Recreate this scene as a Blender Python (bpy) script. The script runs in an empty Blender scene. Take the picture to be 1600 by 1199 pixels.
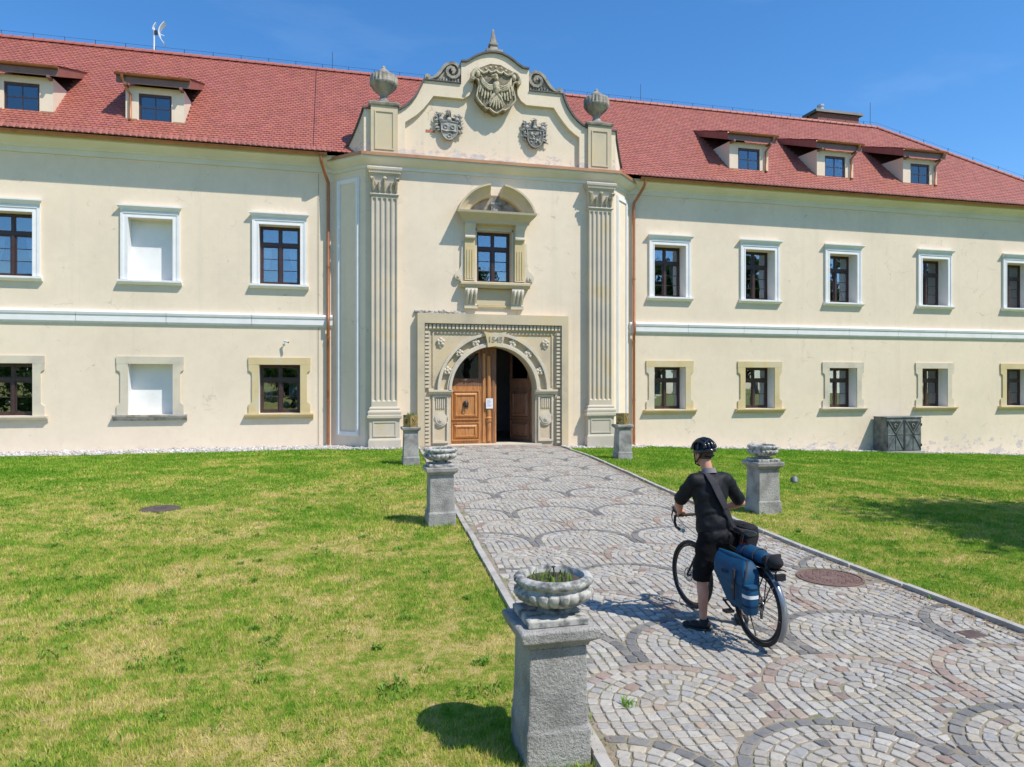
import bpy, bmesh, math, random
import numpy as np
from mathutils import Vector, Matrix, noise as mnoise
R = math.radians
sc = bpy.context.scene
COL = sc.collection
rng = random.Random(7)
nrng = np.random.default_rng(11)

# ------------------------------------------------------------------ camera, sky, sun, exposure
cam_d = bpy.data.cameras.new('camera'); cam = bpy.data.objects.new('camera', cam_d); COL.objects.link(cam)
cam.location = (0, 0, 2.45); cam.rotation_euler = (R(90), 0, R(-14.17))
cam_d.sensor_width = 36.0; cam_d.lens = 36.0 * 1111 / 1600; cam_d.shift_y = -1.5 / 1600
cam_d.clip_start = 0.05; cam_d.clip_end = 2000
sc.camera = cam
SUN_A, SUN_E = R(43), R(54)
SUNV = Vector((math.sin(SUN_A) * math.cos(SUN_E), -math.cos(SUN_A) * math.cos(SUN_E), math.sin(SUN_E)))
w = bpy.data.worlds.new('World'); sc.world = w; w.use_nodes = True
wn = w.node_tree.nodes; wl = w.node_tree.links
bg = wn['Background']
sky = wn.new('ShaderNodeTexSky'); sky.sky_type = 'NISHITA'; sky.sun_disc = False
sky.sun_elevation = SUN_E; sky.sun_rotation = math.atan2(SUNV.x, SUNV.y)
sky.altitude = 0; sky.air_density = 1.0; sky.dust_density = 0.2; sky.ozone_density = 6.0
# thin high cloud veils, over the whole sky
tc = wn.new('ShaderNodeTexCoord'); mp = wn.new('ShaderNodeMapping'); mp.inputs['Scale'].default_value = (1.2, 2.2, 5.0)
mp.inputs['Rotation'].default_value = (0.2, 0.5, 0.6)
nz = wn.new('ShaderNodeTexNoise'); nz.inputs['Scale'].default_value = 1.6; nz.inputs['Detail'].default_value = 7; nz.inputs['Roughness'].default_value = 0.6
rp = wn.new('ShaderNodeValToRGB'); rp.color_ramp.elements[0].position = 0.52; rp.color_ramp.elements[1].position = 0.85
rp.color_ramp.elements[0].color = (0, 0, 0, 1); rp.color_ramp.elements[1].color = (0.07, 0.07, 0.07, 1)
mx = wn.new('ShaderNodeMix'); mx.data_type = 'RGBA'; mx.inputs['B'].default_value = (8.0, 8.6, 9.2, 1)
wl.new(tc.outputs['Generated'], mp.inputs['Vector']); wl.new(mp.outputs['Vector'], nz.inputs['Vector'])
wl.new(nz.outputs['Fac'], rp.inputs['Fac']); wl.new(rp.outputs['Color'], mx.inputs['Factor'])
hs = wn.new('ShaderNodeHueSaturation'); hs.inputs['Saturation'].default_value = 1.2; wl.new(sky.outputs['Color'], hs.inputs['Color']); wl.new(hs.outputs['Color'], mx.inputs['A']); wl.new(mx.outputs['Result'], bg.inputs['Color'])
bg.inputs['Strength'].default_value = 0.15
sun_d = bpy.data.lights.new('sun', 'SUN'); sun_d.energy = 3.85; sun_d.angle = R(0.53); sun_d.color = (1.0, 0.925, 0.815)
sun = bpy.data.objects.new('sun', sun_d); COL.objects.link(sun); sun.location = SUNV * 60
sun.rotation_euler = (-SUNV).to_track_quat('-Z', 'Y').to_euler()
sc.view_settings.view_transform = 'Standard'; sc.view_settings.look = 'None'
sc.view_settings.exposure = 0.38; sc.view_settings.gamma = 1.0; sc.view_settings.use_curve_mapping = False
sc.cycles.max_bounces = 6; sc.cycles.transparent_max_bounces = 12

# ------------------------------------------------------------------ helpers
class MB:
    """collects faces; build() links them as ONE mesh object"""
    def __init__(s, M=None): s.v = []; s.f = []; s.c = []; s.M = M; s.cc = None
    def _av(s, pts):
        n = len(s.v)
        if s.M is not None: pts = [tuple(s.M @ Vector(p)) for p in pts]
        s.v.extend([tuple(p) for p in pts]); return n
    def face(s, pts):
        n = s._av(pts); s.f.append(tuple(range(n, n + len(pts)))); s.c.append(s.cc); return s
    def raw(s, pts, faces):
        n = s._av(pts)
        for f in faces: s.f.append(tuple(i + n for i in f)); s.c.append(s.cc)
        return s
    def box(s, x0, x1, y0, y1, z0, z1):
        return s.raw([(x0,y0,z0),(x1,y0,z0),(x1,y1,z0),(x0,y1,z0),(x0,y0,z1),(x1,y0,z1),(x1,y1,z1),(x0,y1,z1)],
              [(0,3,2,1),(4,5,6,7),(0,1,5,4),(1,2,6,5),(2,3,7,6),(3,0,4,7)])
    def loft(s, rings, caps=True, closed=False):
        m = len(rings[0]); pts = [p for r in rings for p in r]; fs = []
        k = len(rings)
        for i in range(k if closed else k - 1):
            a = i * m; b = ((i + 1) % k) * m
            for j in range(m):
                j2 = (j + 1) % m; fs.append((a + j, a + j2, b + j2, b + j))
        if caps and not closed: fs.append(tuple(reversed(range(m)))); fs.append(tuple(range((k - 1) * m, k * m)))
        return s.raw(pts, fs)
    def prism(s, poly, axis, a, b):
        if axis == 'y': r = [[(p, t, q) for p, q in poly] for t in (a, b)]
        elif axis == 'x': r = [[(t, p, q) for p, q in poly] for t in (a, b)]
        else: r = [[(p, q, t) for p, q in poly] for t in (a, b)]
        return s.loft(r)
    def lathe(s, prof, n=24, c=(0,0,0), mod=None):
        rings = []
        for i, (r, z) in enumerate(prof):
            rings.append([(c[0] + (r + (mod(i, r, z, 2*math.pi*k/n) if mod else 0)) * math.cos(2*math.pi*k/n),
                           c[1] + (r + (mod(i, r, z, 2*math.pi*k/n) if mod else 0)) * math.sin(2*math.pi*k/n), c[2] + z) for k in range(n)])
        return s.loft(rings)
    def tube(s, path, r, n=8, closed=False, caps=True, flat=None):
        path = [Vector(p) for p in path]; k = len(path); rings = []; up = None
        for i in range(k):
            if closed: t = path[(i+1) % k] - path[i-1]
            else: t = path[min(i+1, k-1)] - path[max(i-1, 0)]
            t.normalize()
            if up is None:
                up = Vector((0,0,1)) if abs(t.z) < 0.9 else Vector((1,0,0))
            x = t.cross(up)
            if x.length < 1e-6: x = t.cross(Vector((0,1,0.3)))
            x.normalize(); y = x.cross(t).normalized(); up = y
            ri = r[i] if isinstance(r, (list, tuple)) else r
            rings.append([tuple(path[i] + x * (ri * math.cos(2*math.pi*j/n)) + y * (ri * (flat or 1) * math.sin(2*math.pi*j/n))) for j in range(n)])
        return s.loft(rings, caps=caps, closed=closed)
    def ell(s, c, rad, n=10, m=7, rot=None):
        pts = []; fs = []
        rot = rot or Matrix.Identity(3)
        c = Vector(c)
        for i in range(1, m):
            th = math.pi * i / m
            for j in range(n):
                ph = 2*math.pi*j/n
                pts.append(tuple(c + rot @ Vector((rad[0]*math.sin(th)*math.cos(ph), rad[1]*math.sin(th)*math.sin(ph), rad[2]*math.cos(th)))))
        top = len(pts); pts.append(tuple(c + rot @ Vector((0,0,rad[2])))); bot = len(pts); pts.append(tuple(c - rot @ Vector((0,0,rad[2]))))
        for i in range(m - 2):
            for j in range(n):
                j2 = (j+1) % n; fs.append((i*n+j, (i+1)*n+j, (i+1)*n+j2, i*n+j2))
        for j in range(n):
            j2 = (j+1) % n; fs.append((top, j, j2)); fs.append((bot, (m-2)*n+j2, (m-2)*n+j))
        return s.raw(pts, fs)
    def cap(s, p0, p1, r0, r1, n=12):
        p0 = Vector(p0); p1 = Vector(p1); d = p1 - p0; L = d.length; t = d / L
        path = []; rr = []
        for a in (-80, -55, -28): path.append(p0 + t * (r0*math.sin(R(a)))); rr.append(r0*math.cos(R(a)))
        path += [p0, p1]; rr += [r0, r1]
        for a in (28, 55, 80): path.append(p1 + t * (r1*math.sin(R(a)))); rr.append(r1*math.cos(R(a)))
        return s.tube(path, rr, n)
    def wallgrid(s, x0, x1, z0, z1, y, holes, depth):
        """vertical wall in the plane y with rectangular openings and their reveals (depth inwards)"""
        xs = sorted({x0, x1, *[h[0] for h in holes], *[h[1] for h in holes]}); zs = sorted({z0, z1, *[h[2] for h in holes], *[h[3] for h in holes]})
        for i in range(len(xs)-1):
            for j in range(len(zs)-1):
                cx = (xs[i]+xs[i+1])/2; cz = (zs[j]+zs[j+1])/2
                if any(h[0] < cx < h[1] and h[2] < cz < h[3] for h in holes): continue
                s.face([(xs[i],y,zs[j]),(xs[i+1],y,zs[j]),(xs[i+1],y,zs[j+1]),(xs[i],y,zs[j+1])])
        for h in holes:
            d = h[4] if len(h) > 4 else depth
            a,b,c,e = h[:4]; Y = y + d
            s.face([(a,y,c),(a,Y,c),(a,Y,e),(a,y,e)]); s.face([(b,y,c),(b,y,e),(b,Y,e),(b,Y,c)])
            s.face([(a,y,e),(a,Y,e),(b,Y,e),(b,y,e)]); s.face([(a,y,c),(b,y,c),(b,Y,c),(a,Y,c)])
        return s
    def mesh(s, name, mat, smooth=None, recalc=True):
        me = bpy.data.meshes.new(name); me.from_pydata(s.v, [], s.f)
        if recalc:
            bm = bmesh.new(); bm.from_mesh(me)
            bmesh.ops.remove_doubles(bm, verts=bm.verts, dist=1e-5)
            bmesh.ops.recalc_face_normals(bm, faces=bm.faces); bm.to_mesh(me); bm.free()
        if any(c is not None for c in s.c) and len(me.polygons) == len(s.c):
            at = me.attributes.new('col', 'FLOAT_COLOR', 'FACE')
            arr = np.ones((len(s.c), 4), np.float32)
            for i, c in enumerate(s.c):
                if c is not None: arr[i, :3] = c
            at.data.foreach_set('color', arr.ravel())
        if mat is not None: me.materials.append(mat)
        if smooth is not None:
            me.polygons.foreach_set('use_smooth', [True]*len(me.polygons))
            if smooth < 179: me.set_sharp_from_angle(angle=R(smooth))
        me.update(); return me
    def build(s, name, mat, parent=None, loc=None, smooth=None, bevel=0, recalc=True, rotz=None):
        me = s.mesh(name, mat, smooth, recalc)
        return link(name, me, parent, loc, bevel, rotz)
def link(name, me, parent=None, loc=None, bevel=0, rotz=None):
    o = bpy.data.objects.new(name, me); COL.objects.link(o)
    if parent is not None: o.parent = parent
    if loc is not None: o.location = loc
    if rotz: o.rotation_euler = (0, 0, rotz)
    if bevel:
        b = o.modifiers.new('bevel', 'BEVEL'); b.width = bevel; b.segments = 2; b.limit_method = 'ANGLE'; b.angle_limit = R(40)
    return o
def tag(o, label=None, cat=None, group=None, kind=None):
    if label: o['label'] = label
    if cat: o['category'] = cat
    if group: o['group'] = group
    if kind: o['kind'] = kind
    return o
def empty(name, loc=(0,0,0), rz=0):
    o = bpy.data.objects.new(name, None); COL.objects.link(o); o.location = loc; o.rotation_euler = (0,0,rz); o.empty_display_size = 0.2
    return o
def copy_tree(o, parent=None):
    c = o.copy(); COL.objects.link(c); c.parent = parent
    for ch in list(o.children): copy_tree(ch, c)
    return c
def remesh_obj(mb, name, mat, parent, voxel, smooth=4, cut=None, factor=0.5):
    """union of closed lumps -> one continuous surface"""
    tmp = mb.build('tmp', None, recalc=True)
    m = tmp.modifiers.new('r', 'REMESH'); m.mode = 'VOXEL'; m.voxel_size = voxel
    sm = tmp.modifiers.new('s', 'SMOOTH'); sm.iterations = smooth; sm.factor = factor
    dg = bpy.context.evaluated_depsgraph_get(); me = bpy.data.meshes.new_from_object(tmp.evaluated_get(dg))
    om = tmp.data; bpy.data.objects.remove(tmp); bpy.data.meshes.remove(om)
    if cut:
        bm = bmesh.new(); bm.from_mesh(me)
        for co, no in cut:
            g = bm.verts[:] + bm.edges[:] + bm.faces[:]
            bmesh.ops.bisect_plane(bm, geom=g, plane_co=co, plane_no=no, clear_outer=True)
        bm.to_mesh(me); bm.free()
    me.name = name; me.materials.clear()
    if mat is not None: me.materials.append(mat)
    me.polygons.foreach_set('use_smooth', [True]*len(me.polygons))
    return link(name, me, parent)

# ------------------------------------------------------------------ materials
def new_mat(name):
    m = bpy.data.materials.new(name); m.use_nodes = True
    return m, m.node_tree.nodes, m.node_tree.links, m.node_tree.nodes['Principled BSDF']
def N(nodes, typ, **kw):
    n = nodes.new(typ)
    for k, v in kw.items():
        if k in n.inputs.keys(): n.inputs[k].default_value = v
        else: setattr(n, k, v)
    return n
def noise_node(nodes, links, scale, detail=4, rough=0.55, vec=None, stretch=None, coord='pos', dist=0):
    n = N(nodes, 'ShaderNodeTexNoise', Scale=scale, Detail=detail, Roughness=rough, Distortion=dist)
    if coord == 'pos': src = nodes.new('ShaderNodeNewGeometry').outputs['Position']
    else: src = nodes.new('ShaderNodeTexCoord').outputs['Object']
    if stretch:
        mp = nodes.new('ShaderNodeMapping'); mp.inputs['Scale'].default_value = stretch
        links.new(src, mp.inputs['Vector']); src = mp.outputs['Vector']
    links.new(src, n.inputs['Vector']); return n
def ramp(nodes, links, src, stops):
    r = nodes.new('ShaderNodeValToRGB'); e = r.color_ramp.elements
    while len(e) < len(stops): e.new(0.5)
    for i, (p, c) in enumerate(stops): e[i].position = p; e[i].color = (*c, 1) if len(c) == 3 else c
    links.new(src, r.inputs['Fac']); return r
def mixc(nodes, links, fac, a, b, blend='MIX'):
    m = nodes.new('ShaderNodeMix'); m.data_type = 'RGBA'; m.blend_type = blend
    for sock, val in (('Factor', fac), ('A', a), ('B', b)):
        if hasattr(val, 'is_linked'): links.new(val, m.inputs[sock])
        elif isinstance(val, (int, float)): m.inputs[sock].default_value = val
        else: m.inputs[sock].default_value = (*val, 1)
    return m.outputs['Result']
def bump(nodes, links, p, h, strength, dist):
    b = N(nodes, 'ShaderNodeBump', Strength=strength, Distance=dist); links.new(h, b.inputs['Height']); links.new(b.outputs['Normal'], p.inputs['Normal']); return b
def simple(name, stops, scale, rough=0.7, bs=0.3, bd=0.01, bscale=None, stretch=None, metal=0, detail=5, spec=None, coord='pos', speck=None):
    m, n, l, p = new_mat(name)
    t = noise_node(n, l, scale, detail, stretch=stretch, coord=coord)
    c = ramp(n, l, t.outputs['Fac'], stops).outputs['Color']
    if speck:
        sp = noise_node(n, l, speck[0], 2, coord=coord)
        c = mixc(n, l, ramp(n, l, sp.outputs['Fac'], [(speck[2], (0,0,0)), (speck[3], (1,1,1))]).outputs['Color'], c, speck[1])
    l.new(c, p.inputs['Base Color'])
    p.inputs['Roughness'].default_value = rough; p.inputs['Metallic'].default_value = metal
    if spec is not None: p.inputs['Specular IOR Level'].default_value = spec
    if bs:
        t2 = noise_node(n, l, bscale or scale * 3, 5, 0.65, stretch=stretch, coord=coord); bump(n, l, p, t2.outputs['Fac'], bs, bd)
    return m
M = {}
def stucco(name, base, dirt, low=True):
    m, n, l, p = new_mat(name)
    big = noise_node(n, l, 0.35, 5, 0.6); fine = noise_node(n, l, 3.2, 6, 0.65)
    c = ramp(n, l, big.outputs['Fac'], [(0.3, tuple(x*0.93 for x in base)), (0.5, base), (0.72, tuple(min(x*1.05, .9) for x in base))]).outputs['Color']
    f = ramp(n, l, fine.outputs['Fac'], [(0.35, (1,1,1)), (0.62, (0.94,0.93,0.91)), (0.8, (0.88, 0.86, 0.82))]).outputs['Color']
    c = mixc(n, l, 0.55, c, f, 'MULTIPLY')
    # rain streaks running down
    st = noise_node(n, l, 1.0, 4, 0.6, stretch=(2.6, 2.6, 0.10))
    sf = ramp(n, l, st.outputs['Fac'], [(0.56, (0,0,0)), (0.8, (0.5,0.5,0.5))]).outputs['Color']
    c = mixc(n, l, sf, c, dirt)
    # flaked patches of old lime: near the ground and over the gable ledge
    geo = n.new('ShaderNodeNewGeometry'); sp = n.new('ShaderNodeSeparateXYZ'); l.new(geo.outputs['Position'], sp.inputs['Vector'])
    if low:
        pn = noise_node(n, l, 2.2, 6, 0.7, stretch=(1, 1, 1.6))
        for (z0, z1, thr) in low:
            mr = N(n, 'ShaderNodeMapRange'); mr.inputs['From Min'].default_value = z0; mr.inputs['From Max'].default_value = z1
            mr.inputs['To Min'].default_value = 0.20; mr.inputs['To Max'].default_value = -0.12; l.new(sp.outputs['Z'], mr.inputs['Value'])
            ad = N(n, 'ShaderNodeMath', operation='ADD'); l.new(pn.outputs['Fac'], ad.inputs[0]); l.new(mr.outputs['Result'], ad.inputs[1])
            k = ramp(n, l, ad.outputs['Value'], [(thr, (0,0,0)), (thr + 0.02, (1,1,1))]).outputs['Color']
            pc = ramp(n, l, fine.outputs['Fac'], [(0.35, (0.50,0.46,0.42)), (0.5, (0.62,0.58,0.53)), (0.62, (0.58,0.46,0.40)), (0.7, (0.46, 0.42, 0.38))]).outputs['Color']
            c = mixc(n, l, k, c, pc)
    # patched render and hairline cracks
    pt = noise_node(n, l, 0.9, 3, 0.5, dist=1.5)
    c = mixc(n, l, ramp(n, l, pt.outputs['Fac'], [(0.62, (0,0,0)), (0.64, (0.5,0.5,0.5)), (0.70, (0.5,0.5,0.5)), (0.72, (0,0,0))]).outputs['Color'], c, tuple(x*0.93 for x in base))
    vo = N(n, 'ShaderNodeTexVoronoi', Scale=0.55); vo.feature = 'DISTANCE_TO_EDGE'; wv = noise_node(n, l, 2.5, 5, 0.6); vm = N(n, 'ShaderNodeVectorMath', operation='MULTIPLY_ADD'); l.new(wv.outputs['Color'], vm.inputs[0]); vm.inputs[1].default_value = (0.55, 0.55, 0.55); l.new(geo.outputs['Position'], vm.inputs[2]); l.new(vm.outputs['Vector'], vo.inputs['Vector'])
    ck = ramp(n, l, vo.outputs['Distance'], [(0.0, (0.6,0.6,0.6)), (0.006, (0,0,0))]).outputs['Color']; ckm = mixc(n, l, 1.0, ck, ramp(n, l, pt.outputs['Fac'], [(0.55, (0,0,0)), (0.62, (1,1,1))]).outputs['Color'], 'MULTIPLY')
    c = mixc(n, l, ckm, c, tuple(x*0.55 for x in dirt))
    l.new(c, p.inputs['Base Color']); p.inputs['Roughness'].default_value = 0.9; p.inputs['Specular IOR Level'].default_value = 0.2
    bb = noise_node(n, l, 14, 6, 0.7); bump(n, l, p, bb.outputs['Fac'], 0.22, 0.012)
    return m
M['cream'] = stucco('cream_stucco', (0.80, 0.682, 0.53), (0.64, 0.55, 0.44), [(-0.35, 0.42, 0.735)])
M['gable'] = stucco('gable_stucco', (0.78, 0.665, 0.505), (0.58, 0.50, 0.40), [(11.0, 11.75, 0.56)])
M['white'] = simple('white_paint', [(0.3, (0.72,0.73,0.74)), (0.55, (0.80,0.80,0.80)), (0.8, (0.74,0.74,0.72))], 1.6, 0.75, 0.12, 0.006, 20)
M['cornice'] = simple('cornice_paint', [(0.3, (0.66,0.62,0.52)), (0.6, (0.73,0.70,0.60)), (0.8, (0.68,0.63,0.50))], 0.8, 0.8, 0.12, 0.006, 16)
M['niche'] = simple('niche_plaster', [(0.3, (0.72,0.73,0.73)), (0.5, (0.79,0.80,0.80)), (0.75, (0.82,0.82,0.81))], 1.1, 0.85, 0.1, 0.004, 18)
M['sand'] = simple('sandstone', [(0.25, (0.44,0.37,0.27)), (0.42, (0.55,0.465,0.325)), (0.56, (0.60,0.50,0.335)), (0.70, (0.62,0.485,0.27)), (0.8, (0.52,0.46,0.36))], 0.9, 0.85, 0.35, 0.01, 26)
M['sand_yellow'] = simple('yellow_sandstone', [(0.28, (0.54,0.44,0.24)), (0.5, (0.62,0.50,0.27)), (0.66, (0.60,0.53,0.38)), (0.8, (0.48,0.42,0.30))], 1.3, 0.85, 0.3, 0.008, 24)
M['sand_pale'] = simple('pale_sandstone', [(0.25, (0.47,0.42,0.34)), (0.45, (0.60,0.54,0.43)), (0.62, (0.65,0.575,0.44)), (0.8, (0.54,0.46,0.33))], 1.4, 0.85, 0.3, 0.008, 24)
M['pil'] = simple('pale_grey_sandstone', [(0.25, (0.42,0.375,0.305)), (0.42, (0.52,0.47,0.385)), (0.58, (0.58,0.515,0.41)), (0.70, (0.58,0.475,0.30)), (0.82, (0.46,0.43,0.38))], 0.7, 0.88, 0.4, 0.01, 26)
M['relief_field'] = simple('shaded_grimy_field', [(0.3, (0.13,0.11,0.075)), (0.5, (0.24,0.205,0.14)), (0.7, (0.32,0.27,0.185))], 7, 0.95, 0.5, 0.01, 22)  # sunk field behind the eagle: grime plus recess shade put into the colour
M['grey_field'] = simple('shaded_grimy_grey', [(0.3, (0.08,0.078,0.07)), (0.5, (0.15,0.145,0.13)), (0.7, (0.22,0.21,0.19))], 8, 0.95, 0.5, 0.01, 22)  # backing of the small arms, shade between the carving painted in with grime
M['sand_dark'] = simple('weathered_sandstone', [(0.3, (0.13,0.12,0.105)), (0.48, (0.30,0.275,0.23)), (0.62, (0.40,0.36,0.29)), (0.8, (0.22,0.20,0.17))], 3.0, 0.9, 0.5, 0.015, 18)
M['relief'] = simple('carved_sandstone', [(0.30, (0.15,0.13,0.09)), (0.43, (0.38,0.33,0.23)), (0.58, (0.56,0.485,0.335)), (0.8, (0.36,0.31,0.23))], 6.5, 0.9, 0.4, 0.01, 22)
M['greystone'] = simple('grey_stone', [(0.3, (0.16,0.155,0.145)), (0.5, (0.36,0.35,0.32)), (0.65, (0.46,0.44,0.40)), (0.8, (0.28,0.26,0.23))], 4.5, 0.9, 0.4, 0.01, 22)
M['coping'] = simple('lead_coping', [(0.3, (0.055,0.055,0.055)), (0.7, (0.11,0.105,0.10))], 4, 0.6, 0.1, 0.004)
M['copper'] = simple('brown_copper', [(0.3, (0.30,0.12,0.055)), (0.5, (0.43,0.18,0.08)), (0.75, (0.34,0.15,0.08))], 2.5, 0.45, 0.08, 0.003, 12, metal=0.4)
M['flash'] = simple('bright_copper', [(0.3, (0.42,0.20,0.10)), (0.6, (0.52,0.27,0.14)), (0.8, (0.36,0.17,0.09))], 2.0, 0.45, 0.06, 0.003, 12, metal=0.35)
M['fascia'] = simple('fascia_board', [(0.3, (0.17,0.10,0.085)), (0.7, (0.23,0.135,0.11))], 2.5, 0.55, 0.1, 0.004)
M['frame'] = simple('dark_brown_frame', [(0.3, (0.040,0.022,0.020)), (0.7, (0.065,0.036,0.032))], 6, 0.42, 0.05, 0.002)
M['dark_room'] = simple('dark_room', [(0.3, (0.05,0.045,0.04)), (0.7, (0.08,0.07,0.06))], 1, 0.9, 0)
M['hall'] = simple('hall_plaster', [(0.3, (0.40,0.42,0.44)), (0.7, (0.48,0.49,0.50))], 1, 0.9, 0.05, 0.003)
M['hall_floor'] = simple('hall_floor', [(0.3, (0.10,0.09,0.08)), (0.7, (0.17,0.15,0.13))], 3, 0.5, 0.05, 0.003)
M['curtain'] = simple('white_curtain', [(0.3, (0.70,0.72,0.74)), (0.7, (0.82,0.82,0.82))], 4, 0.9, 0.1, 0.005, stretch=(8,8,0.5))
M['iron'] = simple('black_iron', [(0.3, (0.022,0.022,0.023)), (0.7, (0.045,0.042,0.04))], 8, 0.45, 0.15, 0.003)
M['grey_metal'] = simple('galvanised', [(0.3, (0.45,0.46,0.47)), (0.7, (0.6,0.6,0.6))], 6, 0.45, 0.03, 0.002, metal=0.4)
M['white_plastic'] = simple('white_plastic', [(0.3, (0.75,0.76,0.77)), (0.7, (0.82,0.82,0.82))], 4, 0.4, 0)
def glass(name, refl, tint):
    m, n, l, p = new_mat(name); n.remove(p)
    tr = N(n, 'ShaderNodeBsdfTransparent'); tr.inputs['Color'].default_value = (*tint, 1)
    gl = N(n, 'ShaderNodeBsdfGlossy'); gl.inputs['Roughness'].default_value = 0.015; gl.inputs['Color'].default_value = (0.92,0.96,1,1)
    lw = N(n, 'ShaderNodeFresnel', IOR=1.5); ad = N(n, 'ShaderNodeMath', operation='ADD'); ad.inputs[1].default_value = refl; l.new(lw.outputs['Fac'], ad.inputs[0])
    # old panes are slightly wavy
    wv = noise_node(n, l, 1.3, 2); b = N(n, 'ShaderNodeBump', Strength=0.05, Distance=0.05); l.new(wv.outputs['Fac'], b.inputs['Height']); l.new(b.outputs['Normal'], gl.inputs['Normal'])
    mx = n.new('ShaderNodeMixShader'); l.new(ad.outputs['Value'], mx.inputs['Fac']); l.new(tr.outputs['BSDF'], mx.inputs[1]); l.new(gl.outputs['BSDF'], mx.inputs[2])
    l.new(mx.outputs['Shader'], n['Material Output'].inputs['Surface']); return m
M['glass'] = glass('window_glass', 0.20, (0.75, 0.8, 0.82))
M['glass_dark'] = glass('dormer_glass', 0.10, (0.55, 0.6, 0.62))
M['glass_dim'] = glass('door_glass', -0.03, (0.6, 0.65, 0.65))
def wood(name, stops, rough=0.5):
    m, n, l, p = new_mat(name)
    g = noise_node(n, l, 3.0, 6, 0.6, stretch=(9, 9, 0.7)); big = noise_node(n, l, 1.4, 3)
    c = ramp(n, l, g.outputs['Fac'], stops).outputs['Color']
    c = mixc(n, l, 0.5, c, ramp(n, l, big.outputs['Fac'], [(0.3, (0.75,0.72,0.7)), (0.7, (1,1,1))]).outputs['Color'], 'MULTIPLY')
    l.new(c, p.inputs['Base Color']); p.inputs['Roughness'].default_value = rough
    bump(n, l, p, g.outputs['Fac'], 0.15, 0.004); return m
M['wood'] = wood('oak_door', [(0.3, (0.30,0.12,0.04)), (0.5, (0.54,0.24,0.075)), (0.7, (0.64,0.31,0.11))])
M['wood_dark'] = wood('shaded_oak', [(0.3, (0.13,0.06,0.035)), (0.5, (0.24,0.115,0.06)), (0.7, (0.32,0.17,0.10))], 0.6)  # darker oak for the door top, shade under the arch put into its colour
def attr_mat(name, rough=0.85, nscale=9, amt=0.35, bs=0.4, bd=0.006, spec=0.3, bscale=40):
    m, n, l, p = new_mat(name)
    a = n.new('ShaderNodeAttribute'); a.attribute_name = 'col'
    t = noise_node(n, l, nscale, 5, 0.65)
    k = ramp(n, l, t.outputs['Fac'], [(0.25, (0.62,0.61,0.60)), (0.5, (1,1,1)), (0.75, (1.12,1.1,1.06))]).outputs['Color']
    c = mixc(n, l, amt, a.outputs['Color'], k, 'MULTIPLY'); l.new(c, p.inputs['Base Color'])
    p.inputs['Roughness'].default_value = rough; p.inputs['Specular IOR Level'].default_value = spec
    t2 = noise_node(n, l, bscale, 4, 0.7); bump(n, l, p, t2.outputs['Fac'], bs, bd); return m
M['sett'] = attr_mat('granite_setts', 0.75, 26, 0.75, 0.5, 0.006)
M['tile'] = attr_mat('clay_tiles', 0.58, 1.2, 0.4, 0.25, 0.004, 0.45)
M['pebble'] = attr_mat('pebbles', 0.8, 20, 0.5, 0.3, 0.004)
M['granite'] = simple('speckled_granite', [(0.26, (0.15,0.15,0.14)), (0.40, (0.27,0.265,0.25)), (0.54, (0.40,0.39,0.37)), (0.72, (0.47,0.455,0.425)), (0.82, (0.33,0.29,0.23))], 3.4, 0.88, 1.0, 0.02, 42, speck=(120, (0.17,0.17,0.17), 0.55, 0.68))
M['cast'] = simple('cast_stone', [(0.30, (0.07,0.075,0.07)), (0.43, (0.23,0.235,0.22)), (0.54, (0.44,0.435,0.40)), (0.75, (0.56,0.55,0.51))], 14, 0.9, 0.5, 0.008, 40)
M['kerb'] = simple('kerb_stone', [(0.3, (0.30,0.28,0.25)), (0.5, (0.42,0.40,0.36)), (0.75, (0.50,0.47,0.42))], 3.5, 0.9, 0.5, 0.008, 40)
M['soil'] = simple('potting_soil', [(0.3, (0.05,0.04,0.03)), (0.7, (0.10,0.08,0.055))], 12, 0.95, 0.6, 0.02, 40)
M['brass'] = simple('weathered_brass', [(0.28, (0.10,0.07,0.035)), (0.45, (0.28,0.20,0.07)), (0.6, (0.42,0.31,0.11)), (0.75, (0.25,0.13,0.06))], 9, 0.5, 0.4, 0.008, 26, metal=0.45)
M['rust'] = simple('rusty_iron', [(0.3, (0.15,0.09,0.075)), (0.55, (0.235,0.15,0.125)), (0.75, (0.19,0.125,0.11))], 7, 0.7, 0.3, 0.004, 50, metal=0.25)
M['rust_dark'] = simple('dark_iron', [(0.3, (0.07,0.05,0.045)), (0.7, (0.12,0.09,0.08))], 7, 0.8, 0.3, 0.004, 50)
M['cabinet'] = simple('grey_sheet_metal', [(0.28, (0.075,0.085,0.09)), (0.5, (0.16,0.175,0.18)), (0.72, (0.25,0.265,0.275))], 3.2, 0.6, 0.2, 0.006, 14, metal=0.3)
M['paper'] = simple('paper', [(0.46, (0.78,0.80,0.82)), (0.5, (0.82,0.83,0.84))], 30, 0.8, 0)
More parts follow.
